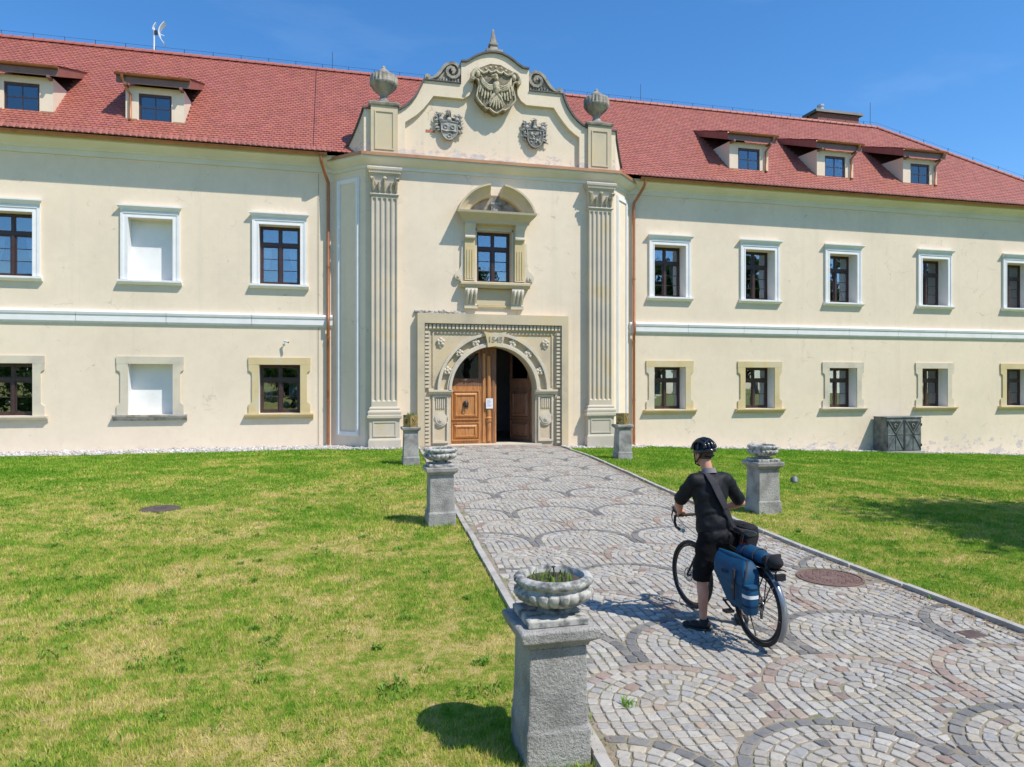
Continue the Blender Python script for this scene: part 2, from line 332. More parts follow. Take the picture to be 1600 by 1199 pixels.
def leafmat(name, stops, scale=1.5, trans=0.35, attr=False):
    m, n, l, p = new_mat(name)
    t = noise_node(n, l, scale, 4, 0.6)
    c = ramp(n, l, t.outputs['Fac'], stops).outputs['Color']
    if attr:
        a = n.new('ShaderNodeAttribute'); a.attribute_name = 'col'; c = mixc(n, l, 1.0, c, a.outputs['Color'], 'MULTIPLY')
    l.new(c, p.inputs['Base Color']); p.inputs['Roughness'].default_value = 0.6; p.inputs['Specular IOR Level'].default_value = 0.25
    tl = n.new('ShaderNodeBsdfTranslucent'); l.new(c, tl.inputs['Color'])
    mx = n.new('ShaderNodeMixShader'); mx.inputs['Fac'].default_value = trans; l.new(p.outputs['BSDF'], mx.inputs[1]); l.new(tl.outputs['BSDF'], mx.inputs[2])
    l.new(mx.outputs['Shader'], n['Material Output'].inputs['Surface']); return m
M['leaf'] = leafmat('tree_leaf', [(0.3, (0.035,0.075,0.015)), (0.5, (0.06,0.12,0.025)), (0.7, (0.10,0.17,0.035))], 0.9)
M['bark'] = simple('bark', [(0.3, (0.06,0.045,0.035)), (0.7, (0.14,0.11,0.085))], 5, 0.95, 0.8, 0.03, 14, stretch=(3,3,0.6))
def lawn_color(n, l, soil):
    """patches of fresh green, olive and straw; the same field colours blades and the sheet beneath"""
    a = noise_node(n, l, 0.42, 4, 0.62, dist=0.6); b = noise_node(n, l, 1.9, 4, 0.6); d = noise_node(n, l, 9.0, 3, 0.6)
    geo = n.new('ShaderNodeNewGeometry'); sx = n.new('ShaderNodeSeparateXYZ'); l.new(geo.outputs['Position'], sx.inputs['Vector'])
    mr = N(n, 'ShaderNodeMapRange'); mr.inputs['From Min'].default_value = 13; mr.inputs['From Max'].default_value = 25; mr.inputs['To Min'].default_value = 0.0; mr.inputs['To Max'].default_value = -0.20; l.new(sx.outputs['Y'], mr.inputs['Value'])
    mr2 = N(n, 'ShaderNodeMapRange'); mr2.inputs['From Min'].default_value = 5; mr2.inputs['From Max'].default_value = 8; mr2.inputs['To Min'].default_value = 0.0; mr2.inputs['To Max'].default_value = -0.08; l.new(sx.outputs['X'], mr2.inputs['Value'])
    def add(x, y, k=1.0):
        ml = N(n, 'ShaderNodeMath', operation='MULTIPLY_ADD'); l.new(x, ml.inputs[0]); ml.inputs[1].default_value = k; l.new(y, ml.inputs[2]); return ml.outputs['Value']
    s = add(b.outputs['Fac'], a.outputs['Fac'], 0.95); s = add(d.outputs['Fac'], s, 1.0); bs_ = N(n, 'ShaderNodeMath', operation='SUBTRACT'); l.new(s, bs_.inputs[0]); bs_.inputs[1].default_value = 0.24; s = bs_.outputs['Value']; s = add(mr.outputs['Result'], s); s = add(mr2.outputs['Result'], s)
    if soil: st = [(0.9, (0.115,0.21,0.016)), (1.12, (0.20,0.26,0.04)), (1.26, (0.34,0.31,0.085)), (1.45, (0.48,0.40,0.17))]
    else: st = [(0.9, (0.15,0.345,0.024)), (1.07, (0.26,0.43,0.048)), (1.22, (0.44,0.52,0.085)), (1.36, (0.62,0.56,0.18)), (1.55, (0.72,0.61,0.27))]
    mr3 = N(n, 'ShaderNodeMapRange'); mr3.inputs['From Min'].default_value = 0.85; mr3.inputs['From Max'].default_value = 1.6; l.new(s, mr3.inputs['Value'])
    return ramp(n, l, mr3.outputs['Result'], [((p - 0.85) / 0.75, c) for p, c in st]).outputs['Color']
def grass_mats():
    m, n, l, p = new_mat('lawn_blades')
    c = lawn_color(n, l, False)
    at = n.new('ShaderNodeAttribute'); at.attribute_name = 'col'; c = mixc(n, l, 1.0, c, at.outputs['Color'], 'MULTIPLY')
    l.new(c, p.inputs['Base Color']); p.inputs['Roughness'].default_value = 0.65; p.inputs['Specular IOR Level'].default_value = 0.15
    tl = n.new('ShaderNodeBsdfTranslucent'); l.new(c, tl.inputs['Color']); mx = n.new('ShaderNodeMixShader'); mx.inputs['Fac'].default_value = 0.35
    l.new(p.outputs['BSDF'], mx.inputs[1]); l.new(tl.outputs['BSDF'], mx.inputs[2]); l.new(mx.outputs['Shader'], n['Material Output'].inputs['Surface'])
    M['blades'] = m
    m, n, l, p = new_mat('lawn_ground'); c = lawn_color(n, l, True); l.new(c, p.inputs['Base Color']); p.inputs['Roughness'].default_value = 0.95; p.inputs['Specular IOR Level'].default_value = 0.1
    t = noise_node(n, l, 30, 5, 0.7); bump(n, l, p, t.outputs['Fac'], 0.8, 0.03); M['lawn'] = m
grass_mats()
def joint_mat():
    m, n, l, p = new_mat('sett_bedding')
    a = noise_node(n, l, 1.2, 5, 0.65); b = noise_node(n, l, 25, 4, 0.7)
    c = ramp(n, l, a.outputs['Fac'], [(0.3, (0.23,0.20,0.155)), (0.5, (0.31,0.27,0.205)), (0.6, (0.24,0.23,0.15)), (0.72, (0.15,0.18,0.075))]).outputs['Color']
    c = mixc(n, l, 0.6, c, ramp(n, l, b.outputs['Fac'], [(0.3, (0.6,0.6,0.6)), (0.7, (1.15,1.1,1.05))]).outputs['Color'], 'MULTIPLY')
    l.new(c, p.inputs['Base Color']); p.inputs['Roughness'].default_value = 0.95; bump(n, l, p, b.outputs['Fac'], 0.7, 0.01); M['bed'] = m
joint_mat()
# ------------------------------------------------------------------ the setting: lawn, path, kerbs, gravel
def sst(a, b, x): t = min(max((x - a) / (b - a), 0), 1); return t * t * (3 - 2 * t)
def terrain(u, v):
    u0 = 9.6 - 3.2 * sst(19, 28, v)
    d = u - u0; s = 0.8
    sp = s * math.log1p(math.exp(min(d / s, 40))) if d / s < 40 else d
    return -0.043 * min(sp, 34)
def uL(v): return 1.44 + 0.066 * v
_RP = [(-40, 6.2), (2, 6.38), (5.5, 6.5), (9.3, 6.66), (12.4, 6.95), (16.6, 7.5), (23.6, 8.38), (29, 9.0)]
def uR(v):
    for (a, x), (b, y) in zip(_RP, _RP[1:]):
        if v <= b: return x + (y - x) * (v - a) / (b - a)
    return 9.0
BX, BY = 6.2, 28.47            # middle of the facade, wing wall plane
PITCH = 1.18                   # projection of the entrance block
VEND = BY - PITCH - 0.27       # the path ends at the door step
def lawn_sheet():
    xs = [-300, -120, -60, -30] + [x * 0.5 for x in range(-40, 84)] + [50, 60, 120, 300]
    ys = [-300, -120, -60, -30] + [y * 0.5 for y in range(-40, 66)] + [45, 60, 120, 300]
    V = [(x, y, terrain(x, y)) for y in ys for x in xs]; n = len(xs)
    F = [(j*n+i, j*n+i+1, (j+1)*n+i+1, (j+1)*n+i) for j in range(len(ys)-1) for i in range(n-1)]
    me = bpy.data.meshes.new('lawn'); me.from_pydata(V, [], F); me.materials.append(M['lawn'])
    tag(link('lawn', me), kind='structure')
lawn_sheet()
path = MB()
vs = [-20 + 0.5 * i for i in range(int((VEND + 20) / 0.5) + 1)] + [VEND + 0.3]
for a, b in zip(vs, vs[1:]):
    for k in range(8):
        p = [(uL(a) + (uR(a) - uL(a)) * k / 8, a), (uL(a) + (uR(a) - uL(a)) * (k+1) / 8, a), (uL(b) + (uR(b) - uL(b)) * (k+1) / 8, b), (uL(b) + (uR(b) - uL(b)) * k / 8, b)]
        path.face([(x, y, terrain(x, y) + 0.012) for x, y in p])
path_o = tag(path.build('path', M['bed']), kind='structure')
MAN = (6.02, 7.63, 0.40)
CAMF = Vector((math.sin(R(14.17)), math.cos(R(14.17)))); CAMR = Vector((CAMF.y, -CAMF.x))
def to_px(u, v, z):
    Z = u * CAMF.x + v * CAMF.y; X = u * CAMR.x + v * CAMR.y
    return (800 + 1111 * X / Z, 598 - 1111 * (z - 2.45) / Z, Z)
def gen_setts():
    W = 1.57; RR = W / 2; PI_ = 1.12; an = R(5.0)
    ax = Vector((math.sin(an), math.cos(an))); rw = Vector((math.cos(an), -math.sin(an))); O = Vector((3.2, 12.69))
    out = []
    LT = [(0.42,0.405,0.375), (0.45,0.435,0.395), (0.39,0.38,0.36), (0.46,0.42,0.35), (0.38,0.38,0.375), (0.43,0.40,0.36), (0.48,0.465,0.43), (0.38,0.36,0.33)]
    DK = [(0.17,0.175,0.18), (0.21,0.21,0.21), (0.25,0.245,0.235), (0.19,0.19,0.195)]
    PK = [(0.33,0.25,0.22), (0.30,0.235,0.215), (0.37,0.29,0.25), (0.38,0.31,0.255), (0.33,0.285,0.26)]
    def inside_near(q):      # q relative to this scale's centre: in the region of a scale of the row in front?
        worst = 0; nd = None
        for sx in (-RR, RR):
            d = Vector((q[0] - sx, q[1] + PI_))
            if d.y < 0:
                if abs(d.x) < RR: return 9, None
            elif d.length < RR: return RR - d.length, (sx, -PI_)
        return 0, None
    for k in range(-13, 13):
        dark = (k % 2 == 0)
        for i in range(-5, 6):
            C = O + ax * (PI_ * k) + rw * (W * (i + (0.5 if dark else 0.0)))
            if not (-3 < C.y < 29 and uL(C.y) - 1.2 < C.x < uR(C.y) + 1.2): continue
            band_fade = 1.0 if dark else 0.72
            nl = 8
            for j in range(nl):
                d = RR / nl; ro = RR - j * d - 0.005; ri = RR - (j + 1) * d + 0.005; rm = (ro + ri) / 2
                leg = PI_ + 0.05; arc = math.pi * rm; tot = 2 * leg + arc
                s = rng.uniform(0, 0.1)
                while s < tot - 0.04:
                    ln = rng.uniform(0.088, 0.142) if j else rng.uniform(0.11, 0.17)
                    if j >= nl - 1: ln = min(ln, 0.10)
                    e = min(s + ln, tot)
                    def P(t, r):
                        if t < leg: return (-r, t - leg)
                        if t < leg + arc:
                            a = math.pi - (t - leg) / rm; return (r * math.cos(a), r * math.sin(a))
                        return (r, -(t - leg - arc))
                    g = 0.0068
                    q = [P(s + g, ri), P(e - g, ri), P(e - g, ro), P(s + g, ro)]
                    q = [(x + rng.gauss(0, 0.005), y + rng.gauss(0, 0.005)) for x, y in q]
                    s = e
                    cx = sum(x for x, y in q) / 4; cy = sum(y for x, y in q) / 4
                    dd, nc = inside_near((cx, cy))
                    if dd > 0.01: continue
                    qq = []; bad = False
                    for x, y in q:
                        dd, nc = inside_near((x, y))
                        if nc is None and dd > 1: bad = True; break
                        if dd > 0:
                            vv = Vector((x - nc[0], y - nc[1])); vv = vv / max(vv.length, 1e-4) * (RR + 0.008); x, y = nc[0] + vv.x, nc[1] + vv.y
                        qq.append((x, y))
                    if bad: continue
                    A = 0.5 * abs(sum(qq[a][0] * qq[(a+1) % 4][1] - qq[(a+1) % 4][0] * qq[a][1] for a in range(4)))
                    if A < 0.0024: continue
                    w4 = [C + rw * x + ax * y for x, y in qq]
                    cc = sum(w4, Vector((0, 0))) / 4
                    if not (0.3 < cc.y < 25.75): continue
                    if any(p.x < uL(p.y) + 0.02 or p.x > uR(p.y) - 0.02 for p in w4): continue
                    if (cc - Vector(MAN[:2])).length < MAN[2] + 0.06: continue
                    rnd = rng.random()
                    if j == 0: col = rng.choice(DK if dark else PK) if rnd < band_fade else rng.choice(LT)
                    else: col = rng.choice(LT) if rnd < 0.965 else rng.choice(PK + PK + DK)
                    kk = rng.uniform(0.90, 1.08); out.append((w4, (col[0]*kk*.955, col[1]*kk*.94, col[2]*kk*.90), A))
    # straight rows of reddish setts before the step
    v = 25.8
    while v < VEND - 0.02:
        u = uL(v) + 0.1 + rng.uniform(0, 0.1)
        while u < uR(v) - 0.25:
            ln = rng.uniform(0.13, 0.2)
            q = [(u + 0.006, v + 0.006), (u + ln - 0.006, v + 0.006), (u + ln - 0.006, v + 0.124), (u + 0.006, v + 0.124)]
            w4 = [Vector((x + rng.gauss(0, 0.004), y + rng.gauss(0, 0.004))) for x, y in q]
            kk = rng.uniform(0.8, 1.1); out.append((w4, tuple(c * kk for c in rng.choice(PK + PK + LT[:3])), 0.018)); u += ln
        v += 0.13
    return out
SETTS = gen_setts()
def sett_geo(w4, o=(0, 0, 0)):
    c = sum(w4, Vector((0, 0))) / 4
    h = 0.0225 + rng.gauss(0, 0.0018); tilt = (rng.gauss(0, 0.010), rng.gauss(0, 0.010))
    w8 = []
    for i in range(4):
        p = w4[i]; cut = rng.uniform(0.07, 0.20)
        w8.append(p + (w4[i-1] - p) * cut); w8.append(p + (w4[(i+1) % 4] - p) * cut)
    P = []
    for sc_, z in ((1.0, 0.002), (0.97, h - 0.005), (0.86, h)):
        for p in w8:
            q = c + (p - c) * sc_; zz = terrain(q.x, q.y) + z + (tilt[0] * (q.x - c.x) + tilt[1] * (q.y - c.y) if z > 0.01 else 0)
            P.append((q.x - o[0], q.y - o[1], zz - o[2]))
    return P
SF = [tuple(range(16, 24))] + [(a + i, a + (i+1) % 8, a + 8 + (i+1) % 8, a + 8 + i) for a in (0, 8) for i in range(8)]
def scr(s):
    c = sum(s[0], Vector((0, 0))) / 4; x, y, Z = to_px(c.x, c.y, 0)
    if Z < 1 or not (-5 < x < 1605 and y < 1210): return 0
    if 795 < x < 935 and y > 880: return 0
    return s[2] / Z ** 3
SETTS.sort(key=scr, reverse=True)
def add_setts():
    for w4, col, A in SETTS[:300]:
        c = sum(w4, Vector((0, 0))) / 4; o = (c.x, c.y, terrain(c.x, c.y))
        mb = MB(); mb.cc = col; mb.raw(sett_geo(w4, o), SF)
        mb.build('sett', M['sett'], path_o, loc=o)
    mb = MB()
    for w4, col, A in SETTS[300:]:
        mb.cc = col; mb.raw(sett_geo(w4), SF)
    o = mb.build('setts', M['sett'], path_o, recalc=False); o['kind'] = 'stuff'
add_setts()
print('setts', len(SETTS))
# kerbs: single stones along both edges
def kerb(fn, side, v0, v1, width, top, name):
    k = MB()
    v = v0; first = None
    while v < v1 - 0.2:
        L = rng.uniform(0.9, 1.15); e = min(v + L, v1); g = 0.006
        dz = rng.gauss(0, 0.006); dx = rng.gauss(0, 0.006)
        a = Vector((fn(v + g) + dx, v + g)); b = Vector((fn(e - g) + dx + rng.gauss(0, 0.005), e - g))
        nrm = Vector((b.y - a.y, -(b.x - a.x))).normalized() * (side * width)
        mb = MB(); zt = terrain(a.x, a.y) + top + dz; zb = terrain(b.x, b.y) + top + dz
        pts = [(a, zt), (b, zb), (b + nrm, zb), (a + nrm, zt)]
        base = [(p.x, p.y, z - 0.25) for p, z in pts]; c = (a + b) / 2 + nrm / 2
        mid = [(p.x, p.y, z - 0.012) for p, z in pts]
        topv = [((p - c).x * 0.997 + c.x - (p - c).normalized().x * 0.008, (p - c).y * 0.997 + c.y - (p - c).normalized().y * 0.008, z) for p, z in pts]
        mb.loft([base, mid, topv])
        if first is None: first = tag(mb.build(name, M['kerb']), kind='structure')
        else: mb.build('kerb_stone', M['kerb'], first)
        v = e
kerb(uL, -1, 1.0, 25.6, 0.085, 0.045, 'kerb')
kerb(uR, 1, 1.0, 26.6, 0.08, 0.062, 'kerb')
# white gravel strip under the walls, with its pebbles
def strip_edge(u):
    """v of the lawn-side edge of the gravel"""
    x = u - BX
    if x < -5.3: return 26.75 - 0.2 * sst(-6.8, -5.3, x) - 0.1 * math.sin(u * 1.3)
    if x < 3.0: return 26.3 + 0.1 * math.sin(u * 1.7)
    if x < 6.5: return 26.2 + 1.0 * sst(3.0, 6.5, x) + 0.05 * math.sin(u * 2.0)
    return 27.75 + 0.12 * math.sin(u * 1.1)
def wall_v(u):
    x = abs(u - BX)
    if x < 5: return BY - PITCH
    if x < 6.17: return BY - PITCH + (x - 5) * PITCH / 1.17
    return BY
def gravel():
    mb = MB(); us = [-22 + 0.4 * i for i in range(150)]
    for a, b in zip(us, us[1:]):
        if uL(26.3) - 0.15 < (a + b) / 2 < uR(26.3) + 0.12: continue
        mb.face([(a, strip_edge(a), terrain(a, strip_edge(a)) + 0.012), (b, strip_edge(b), terrain(b, strip_edge(b)) + 0.012), (b, wall_v(b) + 0.05, terrain(b, BY) + 0.018), (a, wall_v(a) + 0.05, terrain(a, BY) + 0.018)])
    m = simple('gravel_bed', [(0.3, (0.30,0.28,0.25)), (0.5, (0.55,0.53,0.50)), (0.7, (0.68,0.66,0.63))], 14, 0.95, 0.9, 0.03, 30)
    o = tag(mb.build('gravel_bed', m), kind='structure')
    mb = MB()
    PC = [(0.62,0.60,0.57), (0.72,0.70,0.68), (0.5,0.48,0.45), (0.58,0.5,0.46), (0.4,0.38,0.36)]
    for _ in range(5200):
        u = rng.uniform(-13.5, 36); v0 = strip_edge(u); v1 = wall_v(u)
        if uL(26.3) - 0.15 < u < uR(26.3) + 0.12: continue
        v = rng.uniform(v0 - 0.12, v1 - 0.02); r = rng.uniform(0.018, 0.05) * (1 if rng.random() < 0.9 else 1.6)
        kk = rng.uniform(0.8, 1.12); mb.cc = tuple(c * kk for c in rng.choice(PC)); rt = Matrix.Rotation(rng.uniform(0, 3.1), 3, 'Z')
        mb.ell((u, v, terrain(u, v) + 0.018 + r * 0.25), (r, r * rng.uniform(0.6, 1), r * rng.uniform(0.5, 0.8)), 5, 4, rt)
    p = mb.build('pebbles', M['pebble'], recalc=False, smooth=40); tag(p, 'white and pinkish pebbles lying along the foot of the palace wall', 'gravel', kind='stuff')
gravel()
# ------------------------------------------------------------------ the palace (local coords: x along the facade, y into the building, z up)
PAL = empty('palace', (BX, BY, 0))
tag(PAL, 'long cream two storey palace with red tiled roof and carved entrance gable', 'palace')
HX, HW = 5.0, 6.17; FY = -PITCH
XL, XR = -27.0, 31.0
UPW = [-17.2, -12.65, -8.15, 8.1, 12.55, 16.95, 22.15, 27.25]
DL, DR = 0.45, 0.58
def dep(x): return DL if x < 0 else DR
OW = 0.75
def wing(x0, x1, xs, name):
    holes = []
    for x in xs:
        holes.append((x - OW, x + OW, 6.2, 8.45, dep(x))); holes.append((x - OW, x + OW, 1.28, 3.13, dep(x)))
    mb = MB().wallgrid(x0, x1, -2.0, 11.15, 0, holes, 0.45)
    return mb.build(name, M['cream'], PAL, recalc=False)
wing(XL, -HW, UPW[:3], 'wall'); wing(HW, XR, UPW[3:], 'wall')
# entrance block: front with door and window openings, and the two canted sides
mb = MB().wallgrid(-HX, HX, -0.6, 11.0, FY, [(-1.82, 1.70, -0.6, 3.9, 0.75), (-0.80, 0.74, 6.3, 8.42, 0.42)], 0.5)
ent = mb.build('entrance_wall', M['cream'], PAL, recalc=False)
for s in (-1, 1):
    pts = [(s*HX, FY), (s*HW, 0.0)]
    mb = MB().face([(pts[0][0], pts[0][1], -0.6), (pts[1][0], pts[1][1], -0.6), (pts[1][0], pts[1][1], 11.0), (pts[0][0], pts[0][1], 11.0)])
    cw = mb.build('canted_wall', M['cream'], PAL, recalc=False)
    # white moulded frame on the canted side
    d = Vector((s*(HW-HX), PITCH, 0)); L = d.length; d.normalize(); nrm = Vector((s*PITCH, -(HW-HX), 0)).normalized()
    Mx = Matrix(((d.x, nrm.x, 0, s*HX), (d.y, nrm.y, 0, FY), (0, 0, 1, 0), (0, 0, 0, 1)))
    f = MB(Mx); a, b = 0.30, L - 0.22; z0, z1 = 0.42, 10.22
    for (x0, x1, w0, w1) in ((a, a + 0.16, z0, z1), (b - 0.16, b, z0, z1), (a + 0.16, b - 0.16, z0, z0 + 0.16), (a + 0.16, b - 0.16, z1 - 0.16, z1)):
        f.box(x0, x1, 0.002, 0.045, w0, w1)
    for (x0, x1, w0, w1) in ((a + .05, a + 0.12, z0 + .05, z1 - .05), (b - 0.12, b - .05, z0 + .05, z1 - .05)):
        f.box(x0, x1, 0.045, 0.07, w0, w1)
    f.build('panel_frame', M['white'], cw)
# closing the body: end walls, back wall, floors, inner wall
mb = MB(); yb = 11.0
mb.face([(XL, 0, -2), (XL, yb, -2), (XL, yb, 11.15), (XL, 0, 11.15)]); mb.face([(XR, 0, -2), (XR, yb, -2), (XR, yb, 11.15), (XR, 0, 11.15)])
mb.face([(XL, yb, -2), (XR, yb, -2), (XR, yb, 11.15), (XL, yb, 11.15)]); mb.build('end_walls', M['cream'], PAL, recalc=False)
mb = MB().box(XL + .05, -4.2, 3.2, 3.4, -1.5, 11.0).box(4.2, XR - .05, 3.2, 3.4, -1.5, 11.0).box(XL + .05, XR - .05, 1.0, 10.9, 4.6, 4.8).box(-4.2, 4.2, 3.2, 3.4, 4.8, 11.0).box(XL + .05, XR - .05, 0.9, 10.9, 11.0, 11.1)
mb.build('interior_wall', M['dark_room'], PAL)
# ---- string course, jointed segments
SCP = [(0.002, 4.58), (-0.05, 4.58), (-0.06, 4.63), (-0.10, 4.66), (-0.10, 4.86), (-0.13, 4.90), (-0.15, 4.98), (-0.12, 5.04), (-0.05, 5.06), (0.002, 5.06)]
def course(x0, x1, step):
    n = max(1, round((x1 - x0) / step)); e = [x0 + (x1 - x0) * i / n for i in range(n + 1)]
    for a, b in zip(e, e[1:]): MB().prism(SCP, 'x', a + 0.008, b - 0.008).build('string_course', M['white'], PAL)
course(-21.0, -HW - 0.02, 2.72); course(HW + 0.02, XR, 2.9)
# ---- main cornice, gutter
CP = [(0.002, 10.56), (-0.06, 10.56), (-0.06, 10.74), (-0.11, 10.76), (-0.13, 10.82), (-0.22, 10.88), (-0.36, 10.94), (-0.50, 10.98), (-0.52, 11.02), (-0.52, 11.10), (0.002, 11.12)]
for a, b in ((XL, -HW + 0.12), (HW - 0.12, XR)):
    MB().prism(CP, 'x', a, b).build('cornice', M['cornice'], PAL, smooth=30)
    ring = []
    for x in (a, b if b > 20 else b - 0.35) if a < 0 else (a + 0.35, b):
        o = [(x, -0.70 + 0.095 * math.cos(R(t)), 11.12 + 0.10 * math.sin(R(t))) for t in range(180, 361, 20)]
        i = [(x, -0.70 + 0.08 * math.cos(R(t)), 11.12 + 0.085 * math.sin(R(t))) for t in range(360, 179, -20)]
        ring.append(o + i)
    MB().loft(ring).build('gutter', M['copper'], PAL, smooth=40)
# block cornice mitred round the cants
def off_path(d):
    k = d * math.tan(R(22.5))
    s2 = d / math.sqrt(2)
    return [(-HW - s2, -s2 + 0.0), (-HX - k, FY - d), (HX + k, FY - d), (HW + s2, -s2)]
BCP = [(0.0, 10.52), (0.05, 10.52), (0.05, 10.64), (0.10, 10.66), (0.16, 10.72), (0.28, 10.80), (0.34, 10.86), (0.36, 10.95), (0.36, 11.0), (0.0, 11.0)]
rings = []
for k in range(4): rings.append([(*off_path(d)[k], z) for d, z in BCP])
MB().loft(rings).build('cornice', M['cornice'], PAL, smooth=30)
rings = []
for k in range(4): rings.append([(*off_path(d)[k], z) for d, z in ((-0.3, 11.002), (0.37, 11.002), (0.385, 10.925), (0.41, 10.925), (0.41, 11.04), (-0.3, 11.06))])
MB().loft(rings).build('copper_flashing', M['flash'], PAL)
# ---- downpipes
for s in (-1, 1):
    x = s * 6.36
    pts = [(s*6.62, -0.70, 11.05), (s*6.62, -0.70, 10.86), (s*6.58, -0.63, 10.72), (s*6.45, -0.30, 10.36), (x, -0.14, 10.16), (x, -0.12, 10.0), (x, -0.12, 5.1), (x, -0.21, 4.95), (x, -0.21, 4.6), (x, -0.12, 4.45), (x, -0.12, -0.3)]
    dp = MB().tube(pts, 0.062, 12).build('downpipe', M['copper'], PAL, smooth=50)
    for z in (9.5, 6.9, 4.2, 1.7):
        MB().tube([(x, -0.12, z - 0.025), (x, -0.12, z + 0.025)], 0.075, 12).box(x - 0.015, x + 0.015, -0.06, 0.02, z - 0.012, z + 0.012).build('pipe_bracket', M['copper'], dp, smooth=50)
# thin lightning conductor line beside the left pipe
MB().tube([(-6.72, -0.05, 10.5), (-6.72, -0.03, 0)], 0.006, 5).build('conductor_wire', M['iron'], PAL)

# ---- windows
def ribs(o, M_, boxes, name, parent):
    mb = MB()
    for b in boxes: mb.box(*b)
    return mb.build(name, M_, parent)
def make_window(hw, h, upper_frac, lower_rows, mat, name='window', fd=0.07):
    """casement window: origin bottom centre of the opening, frame face at y=0 ; returns the frame with its panes"""
    t = 0.085; zt = h * (1 - upper_frac)
    mb = MB()
    mb.box(-hw, -hw + t, 0, fd, 0, h).box(hw - t, hw, 0, fd, 0, h).box(-hw + t, hw - t, 0, fd, 0, t).box(-hw + t, hw - t, 0, fd, h - t, h)
    mb.box(-hw + t, hw - t, -0.02, fd - .002, zt - 0.06, zt + 0.06)
    mb.box(-0.05, 0.05, -0.03, fd - .004, t, zt - .06).box(-0.04, 0.04, 0.0, fd - .004, zt + .06, h - t)
    panes = []
    for s in (-1, 1):
        xa, xb = sorted((s*0.05, s*(hw - t)))
        cs = 0.05   # casement rails
        z0, z1 = t, zt - 0.06
        mb.box(xa, xa + cs, 0.012, fd - .01, z0, z1).box(xb - cs, xb, 0.012, fd - .01, z0, z1).box(xa + cs, xb - cs, 0.012, fd - .01, z0, z0 + cs).box(xa + cs, xb - cs, 0.012, fd - .01, z1 - cs, z1)
        px0, px1 = xa + cs, xb - cs; pz0, pz1 = z0 + cs, z1 - cs
        for r in range(lower_rows):
            a = pz0 + (pz1 - pz0) * r / lower_rows; b = pz0 + (pz1 - pz0) * (r + 1) / lower_rows
            panes.append((px0, px1, a + (0.011 if r else 0), b - (0.011 if r < lower_rows - 1 else 0)))
            if r: mb.box(px0, px1, 0.016, fd - .014, a - 0.012, a + 0.012)
        xa2, xb2 = sorted((s*0.04, s*(hw - t)))
        mb.box(xa2, xa2 + .035, 0.012, fd - .01, zt + .06, h - t).box(xb2 - .035, xb2, 0.012, fd - .01, zt + .06, h - t).box(xa2 + .035, xb2 - .035, 0.012, fd - .01, zt + .06, zt + .095).box(xa2 + .035, xb2 - .035, 0.012, fd - .01, h - t - .035, h - t)
        panes.append((xa2 + .035, xb2 - .035, zt + .095, h - t - .035))
    return mb, panes
def pane_mesh(w, h, cache={}):
    k = (round(w, 3), round(h, 3))
    if k not in cache: cache[k] = MB().box(0, k[0], 0, 0.006, 0, k[1]).mesh('pane', M['glass'])
    return cache[k]
_wm = {}
def place_window(x, z, y, hw, h, uf, rows, key):
    mb, panes = make_window(hw, h, uf, rows, None)
    if key not in _wm: _wm[key] = mb.mesh('window', M['frame'])
    o = link('window', _wm[key], PAL, (x, y, z))
    for (a, b, c, d) in panes:
        q = link('pane', pane_mesh(b - a, d - c), o, (a, 0.034 + rng.uniform(-.002, .002), c)); q.rotation_euler = (R(rng.gauss(0, .5)), 0, R(rng.gauss(0, .6)))
    return o
def drape(x0, x1, z0, z1, y, folds=7):
    mb = MB(); n = folds * 4
    A = [(x0 + (x1 - x0) * i / n, y + 0.03 * math.sin(2*math.pi*i/4.0)) for i in range(n + 1)]
    for (xa, ya), (xb, yb_) in zip(A, A[1:]): mb.face([(xa, ya, z0), (xb, yb_, z0), (xb, yb_, z1), (xa, ya, z1)])
    return mb
# upper window surrounds (white) -- profile of steps
def surround_upper():
    mb = MB(); o = 0.99
    for s in (-1, 1):
        a, b = sorted((s*OW, s*o)); mb.box(a, b, -0.06, 0.01, 6.2, 8.45)
        a, b = sorted((s*(o - 0.09), s*o)); mb.box(a, b, -0.085, -0.06, 6.2, 8.60)
        a, b = sorted((s*OW, s*(OW + 0.05))); mb.box(a, b, -0.072, -0.06, 6.2, 8.45)
    mb.box(-o, o, -0.06, 0.01, 8.45, 8.70); mb.box(-o + .09, o - .09, -0.085, -0.06, 8.60, 8.69); mb.box(-OW - .05, OW + .05, -0.072, -0.06, 8.45, 8.50)
    return mb
def head_cornice():
    P = [(0.01, 8.70), (-0.08, 8.70), (-0.09, 8.74), (-0.13, 8.77), (-0.16, 8.82), (-0.20, 8.84), (-0.20, 8.89), (-0.02, 8.925), (0.01, 8.925)]
    r = [[(s * (0.97 + max(0, -y - 0.06)), y, z) for y, z in P] for s in (-1, 1)]
    return MB().loft(r)
def sill_upper():
    P = [(0.01, 6.02), (-0.06, 6.02), (-0.10, 6.05), (-0.17, 6.09), (-0.19, 6.11), (-0.19, 6.17), (-0.02, 6.20), (0.01, 6.20)]
    return MB().loft([[(s * 1.07, y, z) for y, z in P] for s in (-1, 1)])
def surround_lower(mat):
    parts = []
    for s in (-1, 1):
        poly = [(OW, 1.28), (1.12, 1.28), (1.12, 1.62), (1.06, 1.66), (1.0, 1.72), (1.0, 2.80), (1.04, 2.86), (1.12, 2.90), (1.12, 3.13), (OW, 3.13)]
        parts.append(MB().prism([(s*p, q) for p, q in poly], 'y', -0.055, 0.01))
    parts.append(MB().box(-1.13, 1.13, -0.058, 0.01, 3.133, 3.40)); return parts
